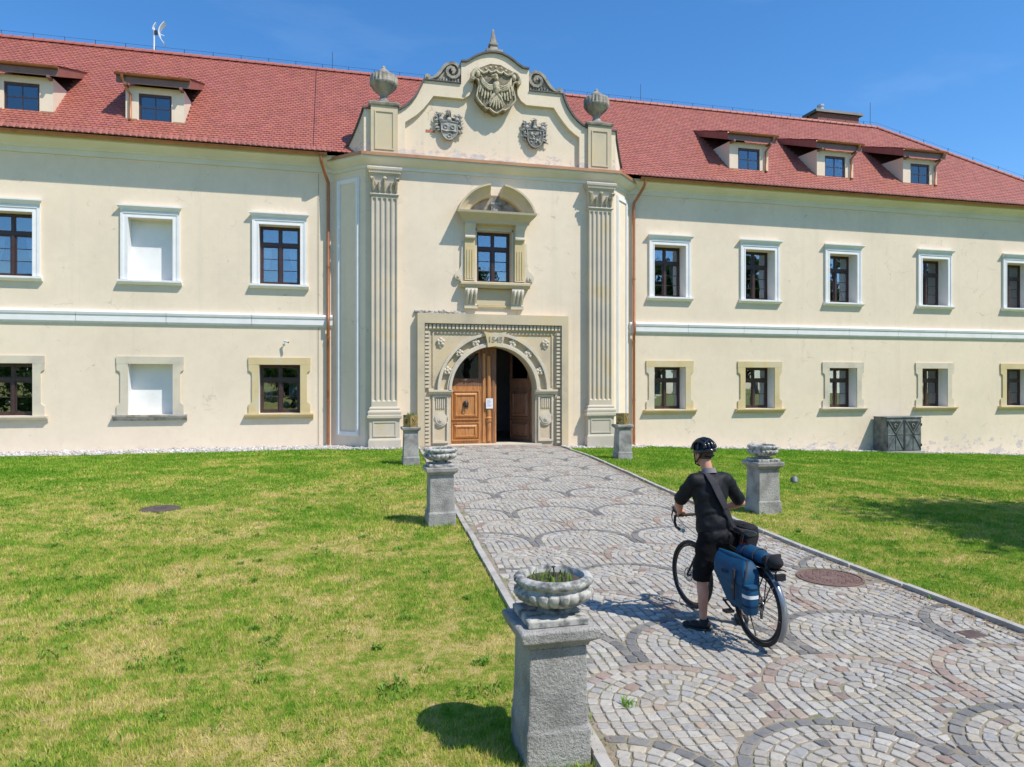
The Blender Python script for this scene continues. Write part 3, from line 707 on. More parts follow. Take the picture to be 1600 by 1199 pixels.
def sill_lower():
    P = [(0.01, 1.06), (-0.05, 1.06), (-0.07, 1.10), (-0.07, 1.13), (-0.15, 1.19), (-0.20, 1.22), (-0.20, 1.27), (-0.02, 1.279), (0.01, 1.279)]
    return MB().loft([[(s * 1.24, y, z) for y, z in P] for s in (-1, 1)])
SU, HC, SLU, SLL = surround_upper().mesh('surround', M['white']), head_cornice().mesh('head_cornice', M['white']), sill_upper().mesh('sill', M['white']), None
low_mat = {-17.2: ('sand_pale', 'sand_pale'), -12.65: ('sand_pale', 'greystone'), -8.15: ('sand_yellow', 'sand_yellow'), 8.1: ('sand_yellow', 'sand_yellow'), 12.55: ('sand_yellow', 'sand_yellow'),
           16.95: ('sand_pale', 'sand_pale'), 22.15: ('sand_pale', 'sand_yellow'), 27.25: ('sand_yellow', 'sand_yellow')}
for x in UPW:
    d = dep(x)
    # upper floor
    if x == -12.65:
        n = MB().box(x - OW, x + OW, d, d + 0.05, 6.2, 8.45).build('blind_window', M['niche'], PAL)
        rv = MB(); z0, z1 = 6.2, 8.45
        rv.box(x - OW, x - OW + .004, 0, d, z0, z1).build('reveal', M['niche'], n); MB().box(x + OW - .004, x + OW, 0, d, z0, z1).build('reveal', M['niche'], n)
        n['label'] = 'white blind window niche of the upper floor'
    else:
        n = place_window(x, 6.2, d - 0.07, OW, 2.25, 0.31, 3, 'up')
        rv = MB(); rv.box(-OW, -OW + .004, -d + .07, 0, 0, 2.25).build('reveal', M['white'], n); MB().box(OW - .004, OW, -d + .07, 0, 0, 2.25).build('reveal', M['white'], n)
        for s in (-1, 1):
            mb = MB()   # tied-back curtains
            for i in range(12):
                a, b = i / 12, (i + 1) / 12
                def e(t): return (0.62 - 0.52 * (1 - t) ** 0.8 * 1.0) if t < 1 else 0.62
                za, zb = 1.45 * (1 - a), 1.45 * (1 - b)
                mb.face([(s*0.66, 0.2, 0.1 + za), (s*(0.66 - 0.5*(1 - a) * (0.6 + 0.4*math.sin(a*3))), 0.2 + 0.03*math.sin(a*20), 0.1 + za), (s*(0.66 - 0.5*(1 - b) * (0.6 + 0.4*math.sin(b*3))), 0.2 + 0.03*math.sin(b*20), 0.1 + zb), (s*0.66, 0.2, 0.1 + zb)])
            mb.build('curtain', M['curtain'], n, recalc=False)
    def at(me, nm, z=0, mat=None):
        off = (x, 0, 0) if x == -12.65 and n.name.startswith('blind') else (0, -(d - 0.07), -6.2)
        return link(nm, me, n, off if n.name.startswith('window') else (x, 0, 0))
    at(SU, 'surround'); at(HC, 'head_cornice'); at(SLU, 'sill')
    # ground floor
    m1, m2 = low_mat[x]
    if x == -12.65:
        n2 = MB().box(x - OW, x + OW, d, d + 0.05, 1.28, 3.13).build('blind_window', M['niche'], PAL)
        rv = MB(); z0, z1 = 1.28, 3.13
        rv.box(x - OW, x - OW + .004, 0, d, z0, z1).build('reveal', M['niche'], n2); MB().box(x + OW - .004, x + OW, 0, d, z0, z1).build('reveal', M['niche'], n2); base = (x, 0, 0)
        n2['label'] = 'white blind window niche of the ground floor'
    else:
        n2 = place_window(x, 1.28, d - 0.07, OW, 1.85, 0.31, 2, 'low'); base = (0, -(d - 0.07), -1.28)
        rv = MB(); rv.box(-OW, -OW + .004, -d + .07, 0, 0, 1.85).build('reveal', M['white'], n2); MB().box(OW - .004, OW, -d + .07, 0, 0, 1.85).build('reveal', M['white'], n2)
        if x > 0:
            for s in (-1, 1): drape(*sorted((s*0.08, s*0.66)), 0.1, 1.2, 0.18, 5).build('curtain', M['curtain'], n2, recalc=False)
        elif x > -10:
            for s in (-1, 1): drape(*sorted((s*0.3, s*0.66)), 0.55, 1.2, 0.3, 3).build('curtain', M['curtain'], n2, recalc=False)
    for k, pm in enumerate(surround_lower(None)):
        pm.build(('jamb', 'jamb', 'lintel')[k], M[m1] if not (x == 8.1 and k == 0) else M['sand_pale'], n2, base)
    sill_lower().build('sill', M[m2], n2, base)

# ---- roof
RZ0, RY0, RZ1, RY1 = 11.18, -0.76, 16.63, 5.0
SL = (RZ1 - RZ0) / (RY1 - RY0); RE = 23.2; HE = 31.9      # ridge end, eaves corner of the hip
def roof_z(y): return RZ0 + (y - RY0) * SL
under = MB()
under.face([(XL, RY0, RZ0), (HE, RY0, RZ0), (RE, RY1, RZ1), (XL, RY1, RZ1)])
under.face([(XL, RY1, RZ1), (RE, RY1, RZ1), (HE, 2*RY1 - RY0, RZ0), (XL, 2*RY1 - RY0, RZ0)])
under.face([(HE, RY0, RZ0), (HE, 2*RY1 - RY0, RZ0), (RE, RY1, RZ1)])
under.face([(XL, RY0, RZ0), (XL, RY1, RZ1), (XL, 2*RY1 - RY0, RZ0)])
m_under = simple('roof_boarding', [(0.3, (0.12,0.05,0.04)), (0.7, (0.16,0.07,0.05))], 3, 0.9, 0)
ROOF = under.build('roof', m_under, PAL, recalc=False)
def tiles_on(mb, x0f, x1f, y0, z0, dy, dz, rows, tw, skip=None):
    """beaver-tail tiles in staggered courses on a slope; x0f/x1f give the ends of each course"""
    L = math.hypot(dy, dz) / rows; ty, tz = dy / rows / L, dz / rows / L; ny, nz_ = -tz, ty
    for r in range(rows):
        x = x0f(r) - (tw / 2 if r % 2 else 0); xe = x1f(r)
        yb, zb = y0 + dy * r / rows, z0 + dz * r / rows
        while x < xe:
            if x > x0f(r) - tw and not (skip and skip(x + tw / 2, yb + dy / rows * 0.5)):
                h = 0.030 + rng.uniform(-0.004, 0.004); g = 0.004
                k = rng.uniform(0.88, 1.09); mb.cc = (0.385 * k, 0.124 * k * rng.uniform(0.94, 1.08), 0.092 * k * rng.uniform(0.92, 1.1))
                xa, xb = max(x + g, x0f(r) - 0.02), min(x + tw - g, xe + 0.02)
                if xb - xa > 0.03:
                    def P(xx, t, hh): return (xx, yb + ty * t * L + ny * hh, zb + tz * t * L + nz_ * hh)
                    c = (xb - xa) * 0.28
                    lo = -0.05 + rng.uniform(-.006, .006)
                    top = [P(xa, 1.05, h * 0.35), P(xa, lo + 0.20, h), P(xa + c, lo, h), P(xb - c, lo, h), P(xb, lo + 0.20, h), P(xb, 1.05, h * 0.35)]
                    bot = [P(xa, lo + 0.20, h - 0.022), P(xa + c, lo, h - 0.022), P(xb - c, lo, h - 0.022), P(xb, lo + 0.20, h - 0.022)]
                    mb.raw(top + bot, [(0, 1, 2, 3, 4, 5), (1, 6, 7, 2), (2, 7, 8, 3), (3, 8, 9, 4)])
            x += tw
DORM = [-16.85, -12.53, 12.1, 16.65, 21.45]
DY0, DZT, DSL = 0.14, 13.64, 0.346      # front wall of a dormer, front edge of its roof, its slope
def skip_t(x, y):
    if any(abs(x - d) < 0.98 and y > DY0 + 0.05 and roof_z(y) < DZT - 0.25 + (y + .15) * DSL for d in DORM): return True
    return abs(x) < HW - 0.2 and y < 0.2 and False
ROWS = 46
tm = MB()
tiles_on(tm, lambda r: -20.5, lambda r: HE + (RE - HE) * (r + 0.5) / ROWS, RY0 - 0.02, RZ0 - 0.01, RY1 - RY0 + .02, RZ1 - RZ0 + .01, ROWS, 0.19, skip_t)
t_o = tm.build('roof_tiles', M['tile'], ROOF, recalc=False); t_o['kind'] = 'stuff'
print('tiles', len(tm.f) // 4)
# verge of the back slope is out of sight; ridge and hip caps are single tiles
def cap_tile(L, r0=0.115, r1=0.135):
    a = []
    for x, r in ((0, r0), (L * 0.86, r1), (L * 0.87, r1 + 0.016), (L, r1 + 0.016)):
        a.append([(x, r * math.cos(R(t)), r * math.sin(R(t)) - 0.02) for t in range(-10, 191, 25)] + [(x, (r - 0.02) * math.cos(R(t)), (r - 0.02) * math.sin(R(t)) - 0.02) for t in range(190, -11, -25)])
    mb = MB(); mb.cc = (0.40, 0.13, 0.10); return mb.loft(a).mesh('ridge_tile', M['tile'], 40)
RTM = cap_tile(0.40)
x = -20.5
while x < RE - 0.1:
    link('ridge_tile', RTM, ROOF, (x, RY1, RZ1 + 0.03 + rng.uniform(-.004, .004))); x += 0.38
hd = Vector((HE - RE, RY0 - RY1, RZ0 - RZ1)); hl = hd.length; hd.normalize()
q = hd.to_track_quat('X', 'Z')
t = 0.0
while t < hl:
    p = Vector((RE, RY1, RZ1 + 0.03)) + hd * t; o = link('ridge_tile', RTM, ROOF, p); o.rotation_mode = 'QUATERNION'; o.rotation_quaternion = q; t += 0.38
# lightning conductor along the ridge
lc = MB(); lc.tube([(-20, RY1, RZ1 + 0.30), (RE, RY1, RZ1 + 0.30)], 0.006, 4); lc.tube([(RE, RY1, RZ1 + 0.30), (HE, RY0, RZ0 + 0.30)], 0.006, 4)
LC = lc.build('lightning_conductor', M['iron'], PAL)
x = -19.4
while x < RE:
    MB().tube([(x, RY1, RZ1 + 0.12), (x, RY1, RZ1 + 0.31)], 0.013, 5).build('conductor_post', M['iron'], LC); x += 1.16
for k in range(1, 9):
    p = Vector((RE, RY1, RZ1)) + hd * (hl * k / 9); MB().tube([p + Vector((0, 0, .1)), p + Vector((0.03, 0, .33))], 0.013, 5).build('conductor_post', M['iron'], LC)
for x, h in ((-6.2, 0.9), (9.0, 1.0), (25 - 2.2, 1.4)):
    MB().tube([(x, RY1, RZ1 + 0.1), (x, RY1, RZ1 + h)], 0.012, 5).build('air_terminal', M['iron'], LC)
MB().tube([(-6.9, RY1, RZ1 + .1), (-6.9, RY0, RZ0 + .07)], 0.010, 5).build('conductor_wire', M['iron'], LC)
# chimney
ch = MB().box(20.2, 22.9, 6.0, 7.0, 15.0, 17.62).build('chimney', simple('chimney_brick', [(0.3, (0.22,0.09,0.07)), (0.7, (0.30,0.13,0.10))], 6, 0.9, 0.4, 0.01), PAL)
MB().prism([(5.85, 17.62), (7.15, 17.62), (7.1, 17.78), (5.9, 17.78)], 'x', 20.0, 23.1).build('chimney_cap', M['coping'], ch)
MB().lathe([(0.17, 17.78), (0.17, 18.15), (0.2, 18.15), (0.2, 18.25), (0.14, 18.25)], 12, (20.75, 6.5, 0)).build('flue', M['grey_metal'], ch)
# eaves: course of bed tiles under the first row
mb = MB()
x = -20.5
while x < HE:
    k = rng.uniform(0.8, 1.1); mb.cc = (0.33*k, 0.12*k, 0.09*k)
    if not (-HW - 0.2 < x < HW + 0.1): mb.raw([(x, RY0 - 0.09, RZ0 - 0.035), (x + 0.05, RY0 - 0.11, RZ0 + 0.0), (x + 0.13, RY0 - 0.11, RZ0 + 0.0), (x + 0.185, RY0 - 0.09, RZ0 - 0.035), (x, RY0 + .2, RZ0 + .21), (x + 0.05, RY0 + .2, RZ0 + .235), (x + .13, RY0 + .2, RZ0 + .235), (x + 0.185, RY0 + .2, RZ0 + .21)], [(0, 4, 5, 1), (1, 5, 6, 2), (2, 6, 7, 3), (0, 1, 2, 3)])
    x += 0.19
e_o = mb.build('eaves_tiles', M['tile'], ROOF, recalc=False); e_o['kind'] = 'stuff'

# ---- dormers
def dormer(cx, pipe_side):
    hw = 0.99; zb = roof_z(DY0) - 0.05; zt = 13.30
    yj = lambda z: RY0 + (z - RZ0) / SL
    mb = MB()
    wx, wz0, wz1 = 0.555, roof_z(DY0) + 0.02, 13.06
    mb.wallgrid(-hw, hw, zb, zt, DY0, [(-wx, wx, wz0, wz1, 0.12)], 0.12)
    for s in (-1, 1): mb.face([(s*hw, DY0, zb), (s*hw, DY0, zt), (s*hw, yj(zt) + 0.4, zt + 0.1), (s*hw, yj(zt), zt)])
    o = mb.build('dormer', M['cream'], PAL, (cx, 0, 0), recalc=False)
    # boarded shed roof with fascias
    y0, y1 = -0.15, 3.25; ew = 1.23
    zf = lambda y: DZT + (y - y0) * DSL
    MB().face([(-ew, y0, zf(y0) - .06), (ew, y0, zf(y0) - .06), (ew, y1, zf(y1) - .06), (-ew, y1, zf(y1) - .06)]).build('dormer_soffit', M['fascia'], o, recalc=False)
    MB().box(-ew, ew, y0, y0 + 0.035, zf(y0) - 0.36, zf(y0) - 0.03).build('fascia', M['fascia'], o)
    for s in (-1, 1):
        a, b = sorted((s*ew, s*(ew - 0.035)))
        MB().raw([(a, y0 + .036, zf(y0) - .36), (a, y1 - 0.5, zf(y1 - .5) - .36 + .1), (a, y1, zf(y1)), (a, y0 + .036, zf(y0) - .02), (b, y0 + .036, zf(y0) - .36), (b, y1 - .5, zf(y1 - .5) - .36 + .1), (b, y1, zf(y1)), (b, y0 + .036, zf(y0) - .02)],
                 [(0, 1, 2, 3), (4, 7, 6, 5), (0, 4, 5, 1), (3, 2, 6, 7), (0, 3, 7, 4), (1, 5, 6, 2)]).build('side_fascia', simple_red, o)
        MB().box(s*0.93 - .05, s*0.93 + .05, DY0 - .34, DY0 + .02, 13.20, 13.29).build('rafter_end', M['fascia'], o)
    tmm = MB(); rows = 24
    tiles_on(tmm, lambda r: -ew - .02, lambda r: ew + .02, y0 - .05, zf(y0) - .02, y1 - y0, (y1 - y0) * DSL, rows, 0.19)
    tt = tmm.build('roof_tiles', M['tile'], o, recalc=False); tt['kind'] = 'stuff'
    # gutter and pipe
    r = []
    for x in (-ew - .04, ew + .04):
        r.append([(x, y0 - .085 + .065*math.cos(R(t)), zf(y0) - .05 + .07*math.sin(R(t))) for t in range(180, 361, 30)] + [(x, y0 - .085 + .052*math.cos(R(t)), zf(y0) - .05 + .055*math.sin(R(t))) for t in range(360, 179, -30)])
    MB().loft(r).build('gutter', M['copper'], o, smooth=40)
    xs = pipe_side * 1.02
    MB().tube([(xs, y0 - .085, zf(y0) - .1), (xs, y0 - .085, zf(y0) - .22), (xs - pipe_side*.06, y0 + .05, zf(y0) - .42), (xs - pipe_side*.2, DY0 - .07, zf(y0) - .68), (xs - pipe_side*.2, DY0 - .07, roof_z(DY0) + .05), (xs - pipe_side*.2, DY0 - .16, roof_z(DY0) - .02)], [0.075, 0.045, 0.042, 0.042, 0.042, 0.042], 10).build('downpipe', M['copper'], o, smooth=60)
    for s in (-1, 1): MB().box(*sorted((s*.60, s*1.03)), DY0 - .05, DY0 - .004, roof_z(DY0) - .06, roof_z(DY0) + .06).build('apron_flashing', M['flash'], o)
    # window
    t = 0.075; wy = DY0 + 0.05
    f = MB().box(-wx, -wx + t, wy, wy + .06, wz0, wz1).box(wx - t, wx, wy, wy + .06, wz0, wz1).box(-wx + t, wx - t, wy, wy + .06, wz0, wz0 + t).box(-wx + t, wx - t, wy, wy + .06, wz1 - t - .03, wz1)
    zm = (wz0 + wz1) / 2; f.box(-.016, .016, wy + .01, wy + .05, wz0 + t, wz1 - t - .03).box(-wx + t, -.016, wy + .012, wy + .048, zm - .016, zm + .016).box(.016, wx - t, wy + .012, wy + .048, zm - .016, zm + .016)
    f.build('window_frame', M['frame'], o)
    for s in (-1, 1):
        for (a, b) in ((wz0 + t, zm - .016), (zm + .016, wz1 - t - .03)):
            MB().box(*sorted((s*.016, s*(wx - t))), wy + .026, wy + .032, a, b).build('pane', M['glass_dark'], o)
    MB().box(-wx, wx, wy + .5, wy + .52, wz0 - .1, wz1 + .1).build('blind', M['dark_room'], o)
    return o
simple_red = simple('red_board', [(0.3, (0.25,0.085,0.06)), (0.7, (0.32,0.12,0.085))], 3, 0.6, 0.1, 0.004)
for i, d in enumerate(DORM): dormer(d, -1 if d < 0 else 1)
# ------------------------------------------------------------------ entrance block ornaments
def arc(cx, cz, r, a0, a1, n): return [(cx + r*math.cos(R(a0 + (a1-a0)*i/n)), cz + r*math.sin(R(a0 + (a1-a0)*i/n))) for i in range(n+1)]
def ribbon(path, y0, y1, th):
    """a strip of thickness th lying along a 2D (x,z) path"""
    rings = []
    k = len(path)
    for i in range(k):
        a = Vector(path[max(i-1, 0)]); b = Vector(path[min(i+1, k-1)]); t = (b - a).normalized(); n = Vector((-t.y, t.x))
        p = Vector(path[i]); q = p + n * th
        rings.append([(p.x, y0, p.y), (p.x, y1, p.y), (q.x, y1, q.y), (q.x, y0, q.y)])
    return MB().loft(rings)
# ---- gable
GO = [(-3.84, 11.0), (-3.84, 12.72), (-3.62, 12.84), (-3.40, 13.0), (-3.18, 13.24), (-3.0, 13.52), (-2.86, 13.82), (-2.78, 14.02), (-1.36, 14.02), (-1.36, 14.86), (-1.14, 14.88), (-0.93, 15.02), (-0.72, 15.16), (-0.48, 15.27), (-0.22, 15.34), (0.0, 15.36),
      (0.22, 15.34), (0.46, 15.26), (0.68, 15.14), (0.88, 15.0), (1.10, 14.87), (1.36, 14.86), (1.36, 14.02), (2.74, 14.02), (2.82, 13.78), (2.96, 13.48), (3.16, 13.20), (3.38, 12.98), (3.60, 12.83), (3.84, 12.72), (3.84, 11.0)]
GI = [(-3.52, 11.0), (-3.52, 12.36), (-3.32, 12.50), (-3.08, 12.68), (-2.84, 12.92), (-2.62, 13.20), (-2.44, 13.46), (-1.28, 13.46), (-1.06, 13.60), (-0.92, 13.82), (-0.85, 14.3), (-0.6, 14.75), (-0.2, 14.93), (0.2, 14.93), (0.6, 14.75), (0.85, 14.3), (0.9, 13.82), (1.04, 13.60), (1.26, 13.46), (2.40, 13.46), (2.58, 13.20), (2.80, 12.92), (3.04, 12.66), (3.28, 12.48), (3.48, 12.36), (3.48, 11.0)]
GY = FY + 0.08
gab = MB().prism(GO, 'y', GY, GY + 0.55).build('gable', M['gable'], PAL)
bd = MB(); nI = len(GI)
bd.prism(GO + GI[::-1], 'y', GY - 0.17, GY - 0.001).build('raised_border', M['gable'], gab)
ribbon(GO[1:8], GY - 0.27, GY + 0.65, 0.07).build('coping', M['coping'], gab)
ribbon(GO[9:22], GY - 0.27, GY + 0.65, 0.07).build('coping', M['coping'], gab)
ribbon(GO[23:30], GY - 0.27, GY + 0.65, 0.07).build('coping', M['coping'], gab)
MB().box(-3.52, 3.48, GY - 0.03, GY + .01, 11.03, 11.22).build('base_course', M['gable'], gab)
# roof behind the gable down to the main roof
bk = MB(); bk.raw([(-3.6, GY + .5, 12.2), (0, GY + .5, 14.6), (3.6, GY + .5, 12.2), (-3.6, 2.5, 12.2), (0, 4.0, 14.6), (3.6, 2.5, 12.2), (-3.6, GY + .5, 11.0), (3.6, GY + .5, 11.0), (-3.6, 2.5, 11.0), (3.6, 2.5, 11.0)], [(0, 1, 4, 3), (1, 2, 5, 4), (0, 3, 8, 6), (2, 7, 9, 5)])
bk.build('gable_roof', m_under, ROOF, recalc=False)
MB().face([(-HW, 0.1, 11.04), (-HX, FY + .1, 11.04), (HX, FY + .1, 11.04), (HW, .1, 11.04)]).build('ledge_cover', M['flash'], gab, recalc=False)
# side pieces of the gable: pier and concave sweep along each cant
for s in (-1, 1):
    MB().box(*sorted((s*4.80, s*5.06)), GY - 0.12, GY + 0.45, 11.0, 12.74).build('pier', M['gable'], gab)
    MB().box(*sorted((s*4.78, s*5.12)), GY - 0.20, GY + 0.53, 12.741, 12.80).build('coping', M['coping'], gab)
    d = Vector((s*(HW + 0.02 - 5.06), 0.30 - (FY + 0.04), 0)); L = d.length; d.normalize(); nrm = Vector((s*abs(d.y), -abs(d.x), 0))
    Mx = Matrix(((d.x, nrm.x, 0, s*5.06), (d.y, nrm.y, 0, FY + 0.04), (0, 0, 1, 0), (0, 0, 0, 1)))
    top = [(L * t, 11.06 + 1.66 * (1 - t) ** 2.0) for t in [i / 12 for i in range(13)]]
    sw = MB(Mx).prism([(0.0, 11.0)] + top + [(L, 11.0)], 'y', -0.25, 0.0).build('side_sweep', M['gable'], gab)
    rings = [[(a, -0.33, z), (a, 0.08, z), (a, 0.08, z + 0.06), (a, -0.33, z + 0.06)] for a, z in top]
    MB(Mx).loft(rings).build('sweep_coping', M['coping'], sw)
# finial
MB().raw([], []).box(-0.33, 0.33, GY - 0.05, GY + 0.6, 15.42, 15.60).build('finial_base', M['sand_dark'], gab)
fy = GY + 0.27
fn = MB()
def sq(h, z): return [(-h, fy - h, z), (h, fy - h, z), (h, fy + h, z), (-h, fy + h, z)]
fn.loft([sq(0.28, 15.60), sq(0.16, 15.68), sq(0.12, 15.80), sq(0.12, 15.82), sq(0.17, 15.84), sq(0.17, 15.92), sq(0.12, 15.93), sq(0.03, 16.48), sq(0.005, 16.52)])
fn.build('finial', M['sand_dark'], gab)
# scrolls on the shoulders
def scroll(s):
    mb = MB(); cx, cz = s*1.72, 14.52
    y0, y1 = GY - 0.14, GY + 0.35
    # back plate with reeds
    plate = [(1.37, 14.06), (2.70, 14.06), (2.55, 14.16), (2.30, 14.26), (2.08, 14.44), (1.95, 14.66), (1.72, 14.80), (1.37, 14.82)]
    mb.prism([(s*x, z) for x, z in plate], 'y', y0 + 0.12, y1)
    for i in range(9):
        x = 1.46 + i * 0.115; zt = 14.24 if x < 1.95 else 14.30 - (x - 1.95) * 0.5
        mb.box(*sorted((s*(x - .032), s*(x + .032))), y0 + 0.05, y0 + 0.13, 14.06, zt)
    o = mb.build('scroll', M['sand_dark'], gab)
    pts = []
    for i in range(40):       # big spiral
        t = i / 39; a = R(-60 + 560 * (1 - t)); r = 0.31 * (0.22 + 0.78 * (1 - t)) ; pts.append((a, r))
    p3 = []
    for a, r in pts: p3.append((s*(1.72 + r * math.cos(math.pi - a)), 0, 14.50 + r * math.sin(a)))
    tail = [(s*x, 0, z) for x, z in ((2.60, 14.15), (2.44, 14.18), (2.30, 14.28), (2.18, 14.42), (2.08, 14.58), (1.96, 14.72), (1.82, 14.80), (1.66, 14.83), (1.52, 14.78), (1.43, 14.66), (1.40, 14.52), (1.46, 14.38), (1.58, 14.28), (1.74, 14.27), (1.86, 14.35), (1.91, 14.48), (1.87, 14.60), (1.77, 14.66), (1.66, 14.63), (1.61, 14.54), (1.65, 14.46), (1.72, 14.46))]
    b = MB(); rings = []
    k = len(tail)
    for i in range(k):
        a_, c_ = Vector(tail[max(i-1, 0)]), Vector(tail[min(i+1, k-1)]); t = (c_ - a_).normalized(); n = Vector((-t.z, 0, t.x)); w = 0.055 if i > 1 else 0.045
        p = Vector(tail[i]); rings.append([tuple(p + n*w + Vector((0, y0, 0))), tuple(p - n*w + Vector((0, y0, 0))), tuple(p - n*w + Vector((0, y1, 0))), tuple(p + n*w + Vector((0, y1, 0)))])
    b.loft(rings); b.build('volute', M['sand_dark'], o)
    b = MB().tube([(s*2.66, y0 - .01, 14.18), (s*2.66, y1, 14.18)], 0.115, 14); b.tube([(s*2.66, y0 - .04, 14.18), (s*2.66, y0, 14.18)], 0.05, 10); b.build('small_volute', M['sand_dark'], o)
    b = MB().tube([(s*1.71, y0 - .05, 14.53), (s*1.71, y0 + .05, 14.53)], 0.045, 10); b.build('volute_eye', M['sand_dark'], o)
    MB().box(*sorted((s*1.37, s*2.80)), GY - 0.24, GY + 0.6, 14.022, 14.058).build('coping', M['coping'], o)
scroll(-1); scroll(1)
# pedestals and urns
def urn_profile(): return [(0.30, 13.03), (0.30, 13.10), (0.20, 13.16), (0.15, 13.26), (0.14, 13.36), (0.20, 13.43), (0.34, 13.55), (0.47, 13.70), (0.52, 13.78), (0.52, 13.83), (0.50, 13.86), (0.51, 14.04), (0.49, 14.10), (0.38, 14.15), (0.29, 14.18), (0.29, 14.22), (0.22, 14.28), (0.12, 14.36), (0.07, 14.40), (0.075, 14.46), (0.04, 14.50), (0.01, 14.51)]
for s in (-1, 1):
    cx = s*4.31; yf = GY - 0.30
    pd = MB().box(cx - 0.50, cx + 0.50, yf, GY + 0.5, 11.0, 12.84)
    P = pd.build('pedestal', M['sand'], gab)
    fr = MB()
    for (a, b, c, d) in ((-0.36, -0.31, 11.2, 12.66), (0.31, 0.36, 11.2, 12.66), (-0.31, 0.31, 12.61, 12.66), (-0.31, 0.31, 11.2, 11.25)): fr.box(cx + a, cx + b, yf - 0.03, yf - .001, c, d)
    fr.build('panel_moulding', M['sand'], P)
    cp = MB(); rr = [[(cx - h, yf - (h - .5), z), (cx + h, yf - (h - .5), z), (cx + h, GY + .5 + (h - .5), z), (cx - h, GY + .5 + (h - .5), z)] for h, z in ((0.50, 12.842), (0.56, 12.88), (0.58, 12.96), (0.54, 12.99), (0.34, 13.06))]
    cp.loft(rr).build('pedestal_cap', M['sand_dark'], P)
    def flt(i, r, z, a): return 0.022 * (1 if math.sin(a * 22) > 0 else -1) if 13.84 < z < 14.08 else (0.012 * math.sin(a * 22) if 13.5 < z < 13.84 else 0)
    MB().lathe(urn_profile(), 88, (cx, GY + 0.10, 0), flt).build('urn', M['sand_dark'], P, smooth=50)
# ---- carved shields
def mirror_poly(h): return h + [(-x, z) for x, z in reversed(h)]
def carved(cx, cz, k, yf):
    """local builder: (x, z) scaled by k about (cx, cz), y measured outwards from the wall yf"""
    return Matrix(((k, 0, 0, cx), (0, k, 0, yf), (0, 0, k, cz), (0, 0, 0, 1)))
E1 = carved(-0.03, 13.88, 1.0, GY - 0.001)
sh_half = [(0.0, -0.96), (0.14, -0.90), (0.26, -0.80), (0.36, -0.84), (0.52, -0.72), (0.68, -0.54), (0.80, -0.36), (0.74, -0.10), (0.68, 0.10), (0.72, 0.26), (0.86, 0.36), (0.97, 0.34), (0.96, 0.48), (0.86, 0.62), (0.72, 0.74), (0.52, 0.82), (0.26, 0.90), (0.0, 0.93)]
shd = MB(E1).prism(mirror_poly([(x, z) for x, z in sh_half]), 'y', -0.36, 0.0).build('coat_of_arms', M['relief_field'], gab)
shd['label'] = 'large carved eagle shield at the top of the gable'
# rim with scalloped head
rm = MB(E1)
for s in (-1, 1):
    rm.tube([(s*x, -0.38, z) for x, z in [(0.02, -0.95), (0.16, -0.87), (0.26, -0.78), (0.38, -0.81), (0.52, -0.70), (0.68, -0.52), (0.78, -0.36), (0.72, -0.10), (0.66, 0.10), (0.70, 0.28), (0.84, 0.36)]], 0.04, 6)
    rm.tube([(s*x, -0.40, z) for x, z in [(0.0, 0.70), (0.10, 0.62), (0.22, 0.60), (0.30, 0.68), (0.36, 0.60), (0.50, 0.55), (0.62, 0.60), (0.72, 0.70)]], 0.05, 6)
    rm.tube([(s*x, -0.40, z) for x, z in [(0.72, 0.70), (0.84, 0.60), (0.94, 0.46), (0.95, 0.34), (0.88, 0.28), (0.82, 0.34)]], [0.07, 0.09, 0.09, 0.08, 0.06, 0.04], 7)
    rm.ell((s*0.72, -0.40, 0.50), (0.10, 0.08, 0.14)); rm.tube([(s*0.93, -0.5, 0.30), (s*0.93, -0.2, 0.30)], 0.075, 10)
for i in range(9):
    a = R(20 + 140 * i / 8); rm.ell((0.70 * math.cos(a), -0.34, 0.30 + 0.55 * math.sin(a)), (0.07, 0.06, 0.05), 6, 5)
rm.build('shield_rim', M['relief'], shd, smooth=60)
eg = MB(E1)
eg.ell((0, -0.42, 0.02), (0.155, 0.13, 0.30), 12, 9); eg.ell((0.0, -0.46, 0.36), (0.085, 0.09, 0.12)); eg.ell((-0.04, -0.48, 0.47), (0.095, 0.085, 0.085)); eg.tube([(-0.10, -0.50, 0.47), (-0.19, -0.50, 0.45), (-0.21, -0.50, 0.41)], [0.05, 0.03, 0.008], 7)
eg.build('eagle_body', M['relief'], shd, smooth=60)
for s in (-1, 1):
    wg = MB(E1)
    for k_, off in enumerate((0.0, -0.075, -0.15)):
        wg.tube([(s*0.10, -0.42, 0.10 + off), (s*0.28, -0.45, 0.06 + off), (s*0.46, -0.46, 0.16 + off), (s*0.58, -0.45, 0.34 + off * 0.9), (s*0.60, -0.43, 0.46 + off)], [0.05, 0.055, 0.055, 0.045, 0.02], 7)
    for j, (x, z0, z1) in enumerate(((0.20, -0.06, -0.30), (0.31, -0.06, -0.42), (0.42, -0.02, -0.44), (0.52, 0.06, -0.36), (0.60, 0.16, -0.22))):
        wg.tube([(s*x, -0.40, z0), (s*(x + 0.02), -0.43, (z0 + z1) / 2), (s*(x + 0.03 + 0.01*j), -0.42, z1)], [0.04, 0.048, 0.03], 7)
    wg.tube([(s*0.07, -0.42, -0.22), (s*0.18, -0.44, -0.36), (s*0.26, -0.44, -0.52)], [0.07, 0.06, 0.04], 7)
    for q in (-0.08, 0.0, 0.08): wg.tube([(s*0.26, -0.44, -0.52), (s*(0.28 + q), -0.45, -0.64)], [0.03, 0.014], 6)
    wg.build('eagle_wing', M['relief'], shd, smooth=60)
tl = MB(E1)
